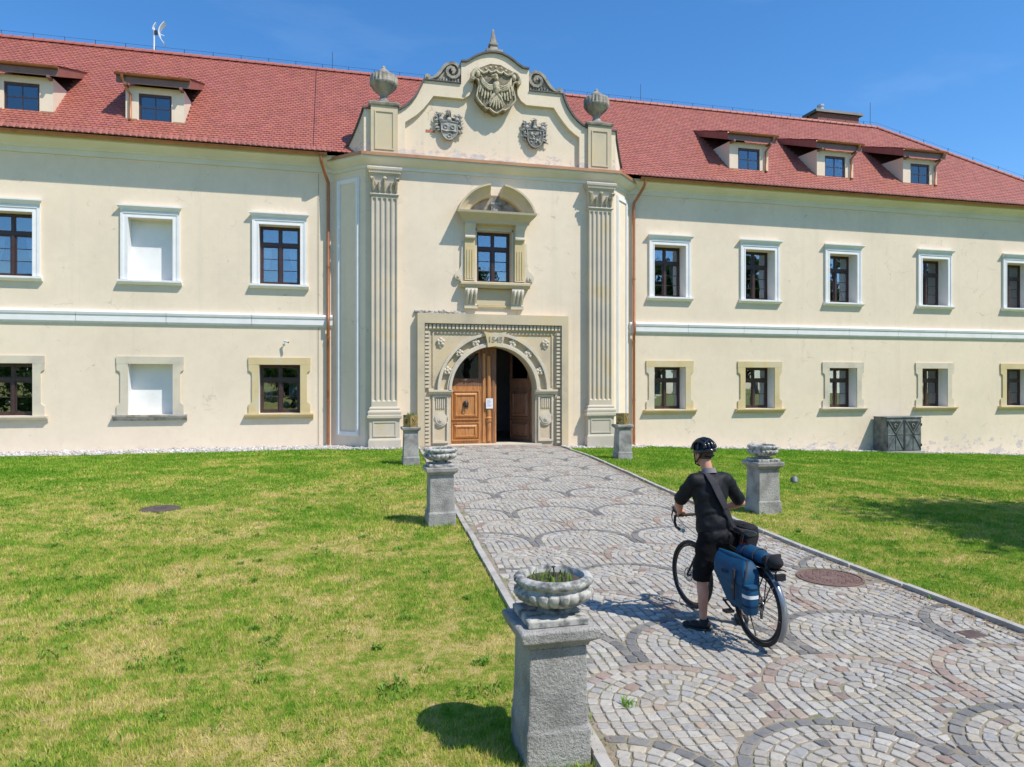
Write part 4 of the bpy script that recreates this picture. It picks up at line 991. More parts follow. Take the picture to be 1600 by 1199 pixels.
for q in (-0.26, -0.13, 0, 0.13, 0.26): tl.tube([(q * 0.25, -0.42, -0.28), (q * 0.7, -0.43, -0.55), (q * 0.95, -0.42, -0.80 + abs(q) * 0.35)], [0.04, 0.05, 0.03], 7)
tl.build('eagle_tail', M['relief'], shd, smooth=60)
def small_arms(cx, cz, kind, seed):
    r = random.Random(seed); E = carved(cx, cz, 1.0, GY - 0.001)
    half = [(0.0, -0.62), (0.12, -0.59), (0.24, -0.48), (0.31, -0.32), (0.32, -0.10), (0.33, 0.06), (0.0, 0.10)]
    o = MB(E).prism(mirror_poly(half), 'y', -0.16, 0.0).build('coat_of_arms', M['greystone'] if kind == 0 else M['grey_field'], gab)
    o['label'] = 'small carved shield %s of the eagle' % ('left' if cx < 0 else 'right')
    rim = MB(E).tube([(x, -0.17, z) for x, z in mirror_poly(half)[:-1]], 0.022, 6, closed=True); rim.build('shield_rim', M['greystone'], o, smooth=60)
    ch = MB(E)
    if kind == 0:
        for x in (-0.14, 0.14): ch.lathe([(0.085, 0), (0.085, 0.02), (0.05, 0.03), (0.05, 0.01)], 14); 
        ch = MB(E)
        for x, z in ((-0.14, -0.12), (0.14, -0.12), (0.0, -0.46)):
            ch.tube([(x + 0.07*math.cos(t*math.pi/6), -0.175, z + 0.07*math.sin(t*math.pi/6)) for t in range(12)], 0.02, 6, closed=True)
        ch.tube([(-0.29, -0.17, -0.26), (-0.1, -0.18, -0.30), (0.1, -0.18, -0.28), (0.28, -0.17, -0.30)], 0.035, 6)
    else:
        for _ in range(16):
            x, z = r.uniform(-0.22, 0.22), r.uniform(-0.42, 0.02); ch.ell((x, -0.17, z), (r.uniform(.03, .07), .035, r.uniform(.03, .08)), 7, 5, Matrix.Rotation(r.uniform(-1, 1), 3, 'Y'))
    ch.build('charges', M['greystone'], o, smooth=60)
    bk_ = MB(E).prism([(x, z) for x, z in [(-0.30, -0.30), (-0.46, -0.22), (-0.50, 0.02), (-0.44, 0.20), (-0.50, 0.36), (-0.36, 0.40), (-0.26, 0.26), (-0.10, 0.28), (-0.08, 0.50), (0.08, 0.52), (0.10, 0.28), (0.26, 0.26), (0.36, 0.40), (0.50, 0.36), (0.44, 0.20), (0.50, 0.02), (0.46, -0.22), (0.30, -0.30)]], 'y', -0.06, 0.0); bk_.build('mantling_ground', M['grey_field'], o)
    mt = MB(E)
    def leaf_(x, z, L, w, ang, y0):
        mt.tube([(x, -0.05, z), (x + L*.45*math.cos(ang), -0.05 - y0, z + L*.45*math.sin(ang)), (x + L*.85*math.cos(ang + .5*r.choice((-1, 1))), -0.06 - y0*.9, z + L*.85*math.sin(ang)), (x + L*math.cos(ang + .9*r.choice((-1, 1))), -0.04 - y0*.5, z + L*math.sin(ang))], [w*.5, w, w*.75, w*.25], 6)
    for s in (-1, 1):      # leafy mantling curling off both sides
        for i in range(26):
            t = r.random(); x = s*(0.28 + r.uniform(0, .16)); z = -0.34 + 0.56*t; leaf_(x, z, r.uniform(.10, .19), r.uniform(.022, .038), (math.pi if s < 0 else 0) + r.uniform(-.9, .9), r.uniform(.03, .12))
    mt.build('mantling', M['greystone'], o, smooth=60)
    mt = MB(E)
    for x0, zt in ((-0.40, .30), (0.0, .42), (0.40, .30)):   # three crested helms
        mt.ell((x0 * .8, -0.12, 0.16), (0.10, 0.09, 0.11)); mt.tube([(x0*.8 - .07, -.20, .15), (x0*.8 + .07, -.20, .15)], .014, 5)
        for i in range(12): leaf_(x0*.95 + r.uniform(-.09, .09), .22 + r.uniform(0, zt - .2), r.uniform(.09, .17), r.uniform(.02, .034), math.pi/2 + r.uniform(-1.2, 1.2), r.uniform(.03, .10))
    mt.build('crest', M['greystone'], o, smooth=60)
small_arms(-1.83, 12.44, 0, 3); small_arms(1.62, 12.42, 1, 5)
# exposed brick where plaster fell off
MB().box(-2.72, -2.36, GY - 0.012, GY + 0.01, 12.10, 12.20).build('bare_brick', simple('brick_red', [(0.3, (0.42,0.15,0.08)), (0.7, (0.5,0.2,0.11))], 8, 0.9, 0.3, 0.01), gab)

# ---- fluted pilasters
def pilaster(cx, s):
    yf = FY - 0.30
    die = MB().box(cx - 0.60, cx + 0.60, yf - 0.10, FY + 0.01, -0.5, 0.27)
    P = die.build('pilaster', M['pil'], PAL)
    d = MB(); d.box(cx - 0.555, cx + 0.555, yf - 0.055, FY + 0.01, 0.36, 1.06)
    d.loft([[(cx - h, yf - (h - .5), z), (cx + h, yf - (h - .5), z), (cx + h, FY + .01, z), (cx - h, FY + .01, z)] for h, z in ((0.60, 0.272), (0.585, 0.32), (0.555, 0.36))])
    d.build('pedestal_block', M['pil'], P)
    fr = MB(); y = yf - 0.055
    for (a, b, c, e) in ((-0.44, -0.39, 0.42, 1.0), (0.39, 0.44, 0.42, 1.0), (-0.39, 0.39, 0.95, 1.0), (-0.39, 0.39, 0.42, 0.47)): fr.box(cx + a, cx + b, y - 0.025, y - .001, c, e)
    fr.build('panel_moulding', M['pil'], P)
    MB().loft([[(cx - h, yf - (h - .5), z), (cx + h, yf - (h - .5), z), (cx + h, FY + .01, z), (cx - h, FY + .01, z)] for h, z in ((0.555, 1.062), (0.60, 1.09), (0.645, 1.13), (0.645, 1.22), (0.60, 1.24), (0.615, 1.28), (0.62, 1.34), (0.60, 1.39), (0.55, 1.42), (0.565, 1.46), (0.555, 1.51), (0.50, 1.55))]).build('base_moulding', M['pil'], P, smooth=25)
    # shaft with five flutes
    sec = []; fw = 0.068; gap = 0.95 / 5 
    def section(flut, z):
        pts = [(cx - 0.48, FY + 0.01, z), (cx - 0.48, yf, z)]
        for i in range(5):
            c = cx - 0.38 + i * 0.19
            for a in range(7):
                t = math.pi - math.pi * a / 6; pts.append((c + fw * math.cos(t), yf + (0.062 * math.sin(t) if flut else 0.0), z))
        pts += [(cx + 0.48, yf, z), (cx + 0.48, FY + 0.01, z)]; return pts
    sh = MB(); sh.loft([section(0, 1.552), section(0, 1.74), section(1, 1.80), section(1, 9.30), section(0, 9.36), section(0, 9.44)])
    sh.build('shaft', M['pil'], P)
    # capital
    MB().loft([[(cx - h, yf - (h - .48), z), (cx + h, yf - (h - .48), z), (cx + h, FY + .01, z), (cx - h, FY + .01, z)] for h, z in ((0.48, 9.442), (0.525, 9.46), (0.54, 9.49), (0.525, 9.52), (0.485, 9.54), (0.485, 9.58), (0.50, 10.0), (0.54, 10.14), (0.56, 10.18))]).build('capital', M['pil'], P)
    lv = MB()
    for i, x in enumerate((-0.42, -0.21, 0.0, 0.21, 0.42)):
        lv.tube([(cx + x, yf - 0.01, 9.60), (cx + x, yf - 0.07, 9.78), (cx + x*1.08, yf - 0.13, 9.92 if i % 2 else 10.0), (cx + x*1.1, yf - 0.10, 9.86 if i % 2 else 9.95)], [0.085, 0.10, 0.075, 0.03], 7, flat=0.5)
    for x in (-0.44, 0.44):
        lv.tube([(cx + x*.8, yf - 0.05, 9.85), (cx + x, yf - 0.12, 10.08), (cx + x*1.18, yf - 0.13, 10.06), (cx + x*1.14, yf - 0.12, 9.97)], [0.05, 0.06, 0.07, 0.03], 7)
    lv.ell((cx, yf - 0.08, 10.08), (0.08, 0.06, 0.07)); lv.build('acanthus', M['relief'], P, smooth=60)
    MB().loft([[(cx - h, yf - (h - .48), z), (cx + h, yf - (h - .48), z), (cx + h, FY + .01, z), (cx - h, FY + .01, z)] for h, z in ((0.54, 10.182), (0.56, 10.24), (0.60, 10.26), (0.60, 10.33), (0.64, 10.38), (0.65, 10.46), (0.62, 10.50), (0.54, 10.515))]).build('abacus', M['pil'], P)
    dn = MB()
    for i in range(14): dn.box(cx - 0.585 + i*0.085, cx - 0.545 + i*0.085, yf - 0.150, yf - .118, 10.262, 10.325)
    q = dn.build('dentils', M['pil'], P); q['kind'] = 'stuff'
pilaster(-4.31, -1); pilaster(4.31, 1)

# ---- window with broken segmental pediment
pw = place_window(-0.03, 6.36, FY + 0.33, 0.70, 2.04, 0.32, 3, 'mid')
SS = M['sand_pale']; WX = -0.03
def W(x, y, z): return (x, y - (FY + 0.33), z - 6.36)   # to the window's own coords
WM = Matrix.Translation((-0.0, -(FY + 0.33), -6.36))
def wmb(): return MB(WM)
wmb().box(-0.80, -0.70, FY - 0.03, FY + 0.41, 6.36, 8.46).build('jamb', SS, pw); wmb().box(0.70, 0.78, FY - 0.03, FY + 0.41, 6.36, 8.46).build('jamb', SS, pw); wmb().box(-0.80, 0.78, FY - 0.03, FY + 0.41, 8.40, 8.50).build('lintel', SS, pw)
for s in (-1, 1):
    x0, x1 = sorted((s*0.80, s*1.20))
    pl = wmb().box(x0, x1, FY - 0.16, FY + .01, 6.42, 8.02).build('side_pilaster', M['sand_yellow'] , pw)
    for i in range(3): a = s*(0.90 + i*0.10); wmb().box(a - .022, a + .022, FY - 0.185, FY - 0.161, 6.5, 7.62).build('reed', M['sand_yellow'], pw)
    # console bracket under the pediment
    P = [(0.0, 8.02), (-0.20, 8.02), (-0.26, 8.06), (-0.26, 8.12), (-0.21, 8.16), (-0.22, 8.3), (-0.28, 8.45), (-0.34, 8.55), (-0.34, 8.62), (0.0, 8.62)]
    wmb().prism([(FY + y, z) for y, z in P], 'x', x0, x1 - 0.02 if s > 0 else x1).build('console', SS, pw)
    # side scrolls at the sill
    sc_ = [(1.20, 7.95), (1.30, 7.95), (1.32, 7.5), (1.33, 7.0), (1.40, 6.85), (1.52, 6.76), (1.60, 6.62), (1.58, 6.48), (1.48, 6.40), (1.20, 6.40)]
    wmb().prism([(s*x, z) for x, z in sc_], 'y', FY - 0.08, FY + .01).build('side_scroll', SS, pw)
    wmb().tube([(s*1.45, FY - 0.15, 6.57), (s*1.45, FY, 6.57)], 0.14, 16).tube([(s*1.45, FY - 0.19, 6.57), (s*1.45, FY - .15, 6.57)], 0.055, 10).build('scroll_boss', SS, pw, smooth=40)
    # corbels under the sill
    c = s*0.90 + (-0.06 if s < 0 else 0.0); P = [(0.0, 5.42), (-0.10, 5.42), (-0.13, 5.46), (-0.11, 5.52), (-0.14, 5.62), (-0.22, 5.80), (-0.29, 5.92), (-0.31, 6.02), (-0.28, 6.10), (-0.28, 6.14), (0.0, 6.14)]
    cb = wmb().prism([(FY + y, z) for y, z in P], 'x', c - 0.24, c + 0.24).build('corbel', M['sand_pale'], pw)
    for q in (-0.15, 0, 0.15): wmb().tube([(c + q, FY - 0.12, 5.5), (c + q, FY - 0.17, 5.62), (c + q, FY - 0.27, 5.82), (c + q, FY - 0.33, 5.98), (c + q, FY - 0.30, 6.07)], [0.03, 0.05, 0.055, 0.06, 0.03], 7).build('corbel_reed', M['white'] if False else M['sand_pale'], pw, smooth=60)
    wmb().box(c - 0.26, c + 0.26, FY - 0.16, FY + .01, 5.33, 5.419).build('corbel_foot', M['sand_pale'], pw)
wmb().box(-0.72, 0.72, FY - 0.05, FY + .01, 5.48, 6.10).build('apron', M['sand'], pw); wmb().box(-0.66, 0.66, FY - 0.09, FY - .051, 5.40, 5.47).build('apron_moulding', M['sand_yellow'], pw)
SP = [(0.0, 6.14), (-0.26, 6.14), (-0.30, 6.20), (-0.36, 6.25), (-0.36, 6.33), (-0.30, 6.36), (0.0, 6.38)]
wmb().prism([(FY + y, z) for y, z in SP], 'x', -1.38, 1.38).build('sill', M['sand'], pw)
# entablature and broken arch
EP = [(0.0, 8.62), (-0.36, 8.62), (-0.37, 8.70), (-0.44, 8.78), (-0.58, 8.90), (-0.64, 8.96), (-0.66, 9.04), (0.0, 9.06)]
wmb().loft([[(s * (1.02 + (-y) * 0.85), FY + y, z) for y, z in EP] for s in (-1, 1)]).build('entablature', M['sand'], pw)
CZ, RO = 8.62, 1.60
for s in (-1, 1):
    rings = []
    a0, a1 = 16.5, 80.0
    for i in range(15):
        a = R(a0 + (a1 - a0) * i / 14); ca, sa = math.cos(a), math.sin(a)
        rings.append([(s*(RO + dr) * ca, FY - y, CZ + (RO + dr) * sa * 0.935) for dr, y in ((0.0, 0.66), (-0.07, 0.66), (-0.10, 0.58), (-0.20, 0.50), (-0.26, 0.40), (-0.40, 0.34), (-0.44, 0.28), (-0.46, -0.01), (0.02, -0.01))])
    wmb().loft(rings).build('pediment_arch', M['sand'], pw, smooth=25)
wmb().prism(arc(0, 8.62, 1.18, 21, 159, 14), 'y', FY - 0.03, FY + .005).build('tympanum', M['sand_dark'], pw)
wmb().box(-0.16, 0.16, FY - 0.22, FY - .031, 9.07, 9.40).box(-0.20, 0.20, FY - 0.27, FY - .032, 9.40, 9.47).build('tympanum_block', M['greystone'], pw)
wmb().tube([(0, FY - 0.25, 9.22), (0, FY - .2, 9.22)], 0.10, 14).build('tympanum_roundel', M['greystone'], pw)

# ---- portal
PC = -0.06; r_in = 1.70; ZS = 2.16
def pp(x, z): return (PC + x, z)
opening = [(-r_in, -0.3), (-r_in, ZS)] + [(x, z) for x, z in arc(0, ZS, r_in, 180, 0, 28)][1:-1] + [(r_in, ZS), (r_in, -0.3)]
field = [pp(-2.52, -0.3), pp(-2.52, 4.50)] + [pp(2.52, 4.50), pp(2.52, -0.3)] + [pp(x, z) for x, z in reversed(opening)]
portal = MB().prism(field, 'y', FY - 0.06, FY + 0.55).build('portal', M['sand'], PAL)
fr = MB(); Y0 = FY - 0.27
fr.prism([pp(-3.01, -0.3), pp(-3.01, 5.10), pp(3.01, 5.10), pp(3.01, -0.3), pp(2.74, -0.3), pp(2.74, 4.72), pp(-2.74, 4.72), pp(-2.74, -0.3)], 'y', Y0, FY + 0.01)
fr.build('outer_frame', M['sand'], portal)
md = MB(); md.prism([pp(-2.74, -0.3), pp(-2.74, 4.72), pp(2.74, 4.72), pp(2.74, -0.3), pp(2.50, -0.3), pp(2.50, 4.48), pp(-2.50, 4.48), pp(-2.50, -0.3)], 'y', FY - 0.10, FY + 0.01)
md.build('dentil_channel', M['sand'], portal)
dn = MB()
for i in range(37): x = -2.66 + i * 0.148; dn.box(PC + x - .045, PC + x + .045, FY - 0.20, FY - 0.101, 4.52, 4.69)
for s in (-1, 1):
    for i in range(31):
        z = 0.08 + i * 0.148
        if 1.90 < z < 2.25 or z > 4.46: continue
        dn.box(PC + s*2.63 - .085, PC + s*2.63 + .085, FY - 0.20, FY - 0.101, z - .045, z + .045)
q = dn.build('dentils', M['sand_pale'], portal); q['kind'] = 'stuff'
# archivolt: two raised rings around a sunk channel
for (ra, rb, pr) in ((r_in, r_in + 0.10, 0.27), (r_in + 0.10, r_in + 0.16, 0.22), (2.13, 2.24, 0.24)):
    poly = [pp(*p) for p in arc(0, ZS, rb, 180, 0, 36)] + [pp(*p) for p in arc(0, ZS, ra, 0, 180, 36)]
    MB().prism(poly, 'y', FY - pr, FY - 0.0605).build('archivolt', M['sand_yellow'] if pr == 0.15 else M['sand_pale'], portal)
# spandrel mouldings
for s in (-1, 1):
    MB().box(*sorted((PC + s*2.36, PC + s*2.42)), FY - 0.10, FY - .0605, 2.3, 4.34).build('spandrel_moulding', M['sand'], portal)
MB().box(PC - 2.42, PC + 2.42, FY - 0.10, FY - .0605, 4.341, 4.40).build('spandrel_moulding', M['sand'], portal)
def rosette(x, z, r, y=FY - 0.06):
    mb = MB()
    for i in range(5):
        a = 2*math.pi*i/5 + .3; mb.ell((PC + x + r*.62*math.cos(a), y - 0.05, z + r*.62*math.sin(a)), (r*.45, 0.05, r*.45), 8, 6)
    mb.ell((PC + x, y - 0.08, z), (r*.33, 0.06, r*.33), 8, 6); mb.build('rosette', M['sand_pale'], portal, smooth=60)
for a in (22, 46, 68, 112, 134, 158): rosette(2.0 * math.cos(R(a)), ZS + 1.99 * math.sin(R(a)), 0.165, FY - 0.10)
for s in (-1, 1):
    rosette(s*2.10, 4.02, 0.16)
    MB().prism([pp(s*2.10 + x, 4.02 + z) for x, z in ((-.14, -.12), (0, -.24), (.14, -.12), (.05, -.02), (-.05, -.02))], 'y', FY - .10, FY - .0605).build('rosette_leaf', M['sand_pale'], portal)
# keystone with the year
ks = [(-0.30, ZS + 1.66), (-0.32, ZS + 1.9), (-0.38, ZS + 2.12), (-0.46, ZS + 2.27), (-0.24, ZS + 2.23), (0.0, ZS + 2.215), (0.24, ZS + 2.23), (0.46, ZS + 2.27), (0.38, ZS + 2.12), (0.32, ZS + 1.9), (0.30, ZS + 1.66), (0, ZS + 1.705)]
key = MB().prism([pp(*p) for p in ks], 'y', FY - 0.33, FY - .0605).build('keystone', M['sand_yellow'], portal)
cv = bpy.data.curves.new('year', 'FONT'); cv.body = '1545'; cv.size = 0.30; cv.extrude = 0.012; cv.align_x = 'CENTER'; cv.offset = 0.006
to = bpy.data.objects.new('year_tmp', cv); COL.objects.link(to); dg = bpy.context.evaluated_depsgraph_get()
me = bpy.data.meshes.new_from_object(to.evaluated_get(dg)); bpy.data.objects.remove(to)
me.transform(Matrix.Translation((PC, FY - 0.335, ZS + 1.86)) @ Matrix.Rotation(R(90), 4, 'X')); me.materials.clear(); me.materials.append(M['sand_dark']); link('year_numerals', me, key)
# imposts, jamb panels, medallions
for s in (-1, 1):
    IP = [(0, 1.98), (-0.12, 1.98), (-0.13, 2.02), (-0.19, 2.07), (-0.25, 2.10), (-0.25, 2.17), (0, 2.18)]
    a, b = sorted((s*1.66, s*2.58)); MB().prism([(FY + y, z) for y, z in IP], 'x', PC + a, PC + b).build('impost', M['sand_pale'], portal)
    xa, xb = sorted((s*1.80, s*2.42))
    for (p, q_, c, e) in ((xa, xa + .07, 0.12, 1.96), (xb - .07, xb, 0.12, 1.96), (xa + .07, xb - .07, 0.12, 0.2), (xa + .07, xb - .07, 1.88, 1.96)):
        MB().box(PC + p, PC + q_, FY - 0.13, FY - .0605, c, e).build('jamb_moulding', M['sand_pale'], portal)
    cx = PC + (xa + xb) / 2; m = MB()
    for r0, y in ((0.27, 0.10), (0.20, 0.13), (0.13, 0.15), (0.06, 0.18)): m.tube([(cx, FY - y - .03, 1.03), (cx, FY - .0605, 1.03)], r0, 22)
    m.build('medallion', M['sand_pale'], portal, smooth=40)
    m = MB()
    for i in range(5): m.box(cx - 0.17 + i*.075, cx - 0.13 + i*.075, FY - .10, FY - .0605, 1.45, 1.85)
    m.build('jamb_reeds', M['sand_pale'], portal)
# worn ledge of broken plaster above the portal
mb = MB()
for i in range(60):
    x = PC - 3.05 + i * 0.032; mb.ell((x + rng.uniform(-.05, .05), FY - 0.04, 5.16 + rng.uniform(-.05, .06) - 0.05*abs(math.sin(i*.2))), (rng.uniform(.04, .11), rng.uniform(.04, .10), rng.uniform(.03, .07)), 6, 5)
q = mb.build('broken_plaster', M['greystone'], portal); q['kind'] = 'stuff'
# step
MB().box(PC - 1.95, PC + 1.95, FY - 0.10, FY + 0.9, -0.3, 0.03).build('door_step', M['sand_pale'], portal, bevel=0.01)

# ---- door leaves
DYF = FY + 0.42
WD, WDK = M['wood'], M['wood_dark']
def clip_arch(pts, rr):   # keep points under the arch
    return pts
def arch_z(x, r=r_in + 0.02): return ZS + math.sqrt(max(0.0, r*r - x*x))
def leaf_panel(parent, mx, x0, x1, z0, z1, mat):
    y = 0.0
    fr = [(x0, x0 + .05, z0, z1), (x1 - .05, x1, z0, z1), (x0 + .05, x1 - .05, z0, z0 + .05), (x0 + .05, x1 - .05, z1 - .05, z1)]
    mb = MB(mx)
    for a, b, c, d in fr: mb.box(a, b, -0.06, -.0005, c, d)
    mb.build('panel_moulding', mat, parent)
    i = 0.16
    MB(mx).loft([[(x0 + .06, -0.005, z0 + .06), (x1 - .06, -0.005, z0 + .06), (x1 - .06, -0.005, z1 - .06), (x0 + .06, -0.005, z1 - .06)], [(x0 + i, -0.085, z0 + i), (x1 - i, -0.085, z0 + i), (x1 - i, -0.085, z1 - i), (x0 + i, -0.085, z1 - i)], [(x0 + i + .03, -0.085, z0 + i + .03), (x1 - i - .03, -0.085, z0 + i + .03), (x1 - i - .03, -0.085, z1 - i - .03), (x0 + i + .03, -0.085, z1 - i - .03)], [(x0 + i + .04, -0.05, z0 + i + .04), (x1 - i - .04, -0.05, z0 + i + .04), (x1 - i - .04, -0.05, z1 - i - .04), (x0 + i + .04, -0.05, z1 - i - .04)]]).build('raised_panel', mat, parent)
def door_leaf(mx, sgn, mat, mat_top):
    """leaf from x=0 (hinge) to sgn*1.30, in the plane y=0 ; arch measured from the leaf's own far side"""
    Wd = 1.30; hinge_to_c = r_in
    def X(t): return sgn * t
    def top(t): return arch_z(hinge_to_c - t) - 0.015
    body = [(X(0.0), 0.04), (X(Wd), 0.04), (X(Wd), 2.304), (X(0.04), 2.304)]
    o = MB(mx).prism(body, 'y', 0.0, 0.07).build('door', mat, PAL)
    # top part: arched rim, sill rail, glass
    outer = [(X(t), top(t)) for t in [0.02 + (Wd - 0.02) * i / 16 for i in range(17)]]
    inner = [(X(t), min(top(t) - 0.15, 9)) for t in [0.22 + (Wd - 0.22 - 0.12) * i / 16 for i in range(17)]]
    rim = [(X(0.02), 2.19), (X(0.10), 2.19)] + [(X(0.24), 2.62)] + [(x, max(z, 2.62)) for x, z in inner] + [(X(Wd - .12), 2.62), (X(Wd), 2.62), ] + outer[::-1]
    MB(mx).prism(rim, 'y', 0.002, 0.068).build('arched_rim', mat_top, o)
    gl = [(X(0.22), 2.60)] + [(x, max(z, 2.61)) for x, z in inner] + [(X(Wd - .12), 2.60)]
    MB(mx).prism(gl, 'y', 0.03, 0.036).build('pane', M['glass_dim'], o)
    MB(mx).box(*sorted((X(0.08), X(Wd))), 0.0, 0.07, 2.305, 2.62).build('rail', mat_top, o)
    MB(mx).box(*sorted((X(0.14), X(Wd))), -0.04, -.001, 2.53, 2.60).build('rail_moulding', mat_top, o)
    xa, xb = sorted((X(0.10), X(1.22)))
    leaf_panel(o, mx, xa, xb, 0.98, 2.14, mat); leaf_panel(o, mx, xa, xb, 0.16, 0.88, mat)
    return o
LM = Matrix.Translation((PC - r_in + 0.0, DYF, 0))
left = door_leaf(LM, 1, WD, WDK); left['label'] = 'closed panelled oak door leaf with a lion knocker'
# meeting stile with its half column
zt = arch_z(0) - 0.02
xs = PC - r_in + 1.302
MB().box(xs, xs + 0.60, DYF - 0.02, DYF + 0.09, 0.04, 2.30).build('meeting_stile', WD, left)
MB().prism([(xs, 2.301), (xs + .60, 2.301), (xs + .60, arch_z(xs + .6 - PC) - .02), (xs + .3, arch_z(xs + .3 - PC) - .02), (xs, arch_z(xs - PC) - .02)], 'y', DYF - 0.02, DYF + 0.09).build('meeting_stile', WDK, left)
for (a, b) in ((0.05, 0.15), (0.43, 0.53)): MB().box(xs + a, xs + b, DYF - .055, DYF - .021, 0.08, 3.6).build('stile_moulding', WD if b < .2 else WDK, left)
MB().tube([(xs + 0.29, DYF - .03, 0.12), (xs + .29, DYF - .03, 3.5)], 0.085, 12).build('half_column', WD, left, smooth=60)
MB().lathe([(0.09, 0.86), (0.13, 0.92), (0.10, 0.98), (0.13, 1.04), (0.085, 1.10)], 14, (xs + .29, DYF - .035, 0)).build('column_knot', WD, left, smooth=60)
# lion-head knocker
kx, kz, ky = PC - r_in + 0.66, 1.60, DYF - 0.07
k = MB().ell((kx, ky, kz), (0.12, 0.06, 0.14)).ell((kx, ky - .05, kz + .02), (0.075, 0.07, 0.085)).ell((kx, ky - .1, kz - .03), (0.04, 0.05, 0.04))
k.tube([(kx + 0.075*math.cos(t*math.pi/8), ky - .09, kz - 0.10 + 0.09*math.sin(t*math.pi/8)) for t in range(16)], 0.016, 6, closed=True); k.build('knocker', M['iron'], left, smooth=60)
MB().tube([(kx - .05, DYF - .02, 2.45), (kx - .05, DYF + .02, 2.45)], 0.03, 8).build('keyhole', M['iron'], left)
# open right leaf, swung inwards
RM = Matrix.Translation((PC + r_in - 0.02, DYF + 0.06, 0)) @ Matrix.Rotation(R(-62), 4, 'Z')
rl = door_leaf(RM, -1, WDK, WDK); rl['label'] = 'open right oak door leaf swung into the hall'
# hall behind the door
h = MB()
y0, y1 = FY + 0.76, 6.4
h.face([(-2.6, y1, -0.1), (2.6, y1, -0.1), (2.6, y1, 4.5), (-2.6, y1, 4.5)]); h.face([(-2.6, y0, -.1), (-2.6, y1, -.1), (-2.6, y1, 4.5), (-2.6, y0, 4.5)]); h.face([(2.6, y0, -.1), (2.6, y1, -.1), (2.6, y1, 4.5), (2.6, y0, 4.5)]); h.face([(-2.6, y0, 4.5), (2.6, y0, 4.5), (2.6, y1, 4.5), (-2.6, y1, 4.5)])
h.build('hall_wall', M['hall'], PAL, recalc=False)
MB().box(-2.59, 2.59, y0 - .3, y1, -0.2, 0.015).build('hall_floor', M['hall_floor'], PAL)
# paper notice on the stile
nt = empty('notice', (BX + xs + .30, BY + DYF - 0.135, 1.62)); tag(nt, 'white printed paper notice pinned to the oak door', 'notice')
MB().box(-0.14, 0.14, -0.004, 0.0, -0.2, 0.2).build('sheet', M['paper'], nt)
pr = MB()
for i in range(9):
    z = 0.14 - i*0.032
    pr.box(-0.10, -0.10 + rng.uniform(.10, .2), -0.0052, -.0041, z - .005, z + .005)
q = pr.build('printed_lines', simple('ink', [(0.3, (0.15,0.2,0.35)), (0.7, (0.2,0.25,0.4))], 9, 0.8, 0), nt); q['kind'] = 'stuff'
# ------------------------------------------------------------------ pillars with planters
def pillar(u, v, h0, h1, top, slab2, label, wob=0.0, pl=0.022):
    """shaft half widths h0 (foot) to h1 (neck); top of the upper slab at z=top above ground"""
    z0 = terrain(u, v); o = empty('stone_pillar', (u, v, z0), R(wob)); tag(o, label, 'pillar', 'granite pillars along the path')
    zc = top - (0.055 if slab2 else 0.0) - 0.10
    def sq(h, z, j=0.0): return [(sx*h + rng.uniform(-j, j), sy*h + rng.uniform(-j, j), z) for sx, sy in ((-1, -1), (1, -1), (1, 1), (-1, 1))]
    MB().loft([sq(h0 + pl + .002, -0.2), sq(h0 + pl, 0.22, .006), sq(h0 + .002, 0.25, .006), sq((h0+h1)/2, zc*0.6, .002), sq(h1, zc - 0.03, .003)]).build('shaft', M['granite'], o, bevel=0.012)
    MB().loft([sq(h1 + .012, zc - 0.0295), sq(h1 + .02, zc - .005), sq(h1 + .065, zc + 0.025, .004), sq(h1 + .075, zc + 0.09, .004), sq(h1 + .06, zc + 0.10, .004)]).build('cap', M['granite'], o, bevel=0.008)
    if slab2: MB().loft([sq(h1 + .012, zc + .1015), sq(h1 + .015, zc + 0.145), sq(h1 - .005, top)]).build('upper_slab', M['cast'], o, bevel=0.006)
    return z0 + top
def planter_bowl(u, v, z, k, label, cat='planter'):
    o = empty('stone_planter', (u, v, z)); tag(o, label, cat, 'round stone planters on the pillars')
    prof = [(0.0, 0.0), (0.12, 0.0), (0.125, 0.025), (0.105, 0.045), (0.15, 0.062), (0.205, 0.088), (0.245, 0.125), (0.262, 0.165), (0.258, 0.195), (0.236, 0.215), (0.232, 0.232), (0.25, 0.245), (0.262, 0.268), (0.262, 0.292), (0.248, 0.314), (0.225, 0.322), (0.205, 0.314), (0.196, 0.29), (0.19, 0.25), (0.0, 0.245)]
    def gad(i, r, z_, a):
        if 0.06 < z_ < 0.205 and r > 0.14: return 0.012 * abs(math.sin(a * 11)) - 0.006 - (0.010 if abs(math.sin(a * 11)) < 0.22 else 0)
        if 0.25 < z_ < 0.30 and r > 0.24: return 0.007 * (abs(math.sin(a * 14)) - .5)
        return 0
    MB().lathe([(r*k, z_*k*.74) for r, z_ in prof], 132, (0, 0, 0), lambda i, r, z_, a: gad(i, r/k, z_/k/.74, a) * k).build('bowl', M['cast'], o, smooth=42)
    MB().lathe([(0.0, 0.186*k), (0.185*k, 0.196*k), (0.186*k, 0.185*k)], 20).build('soil', M['soil'], o)
    return o
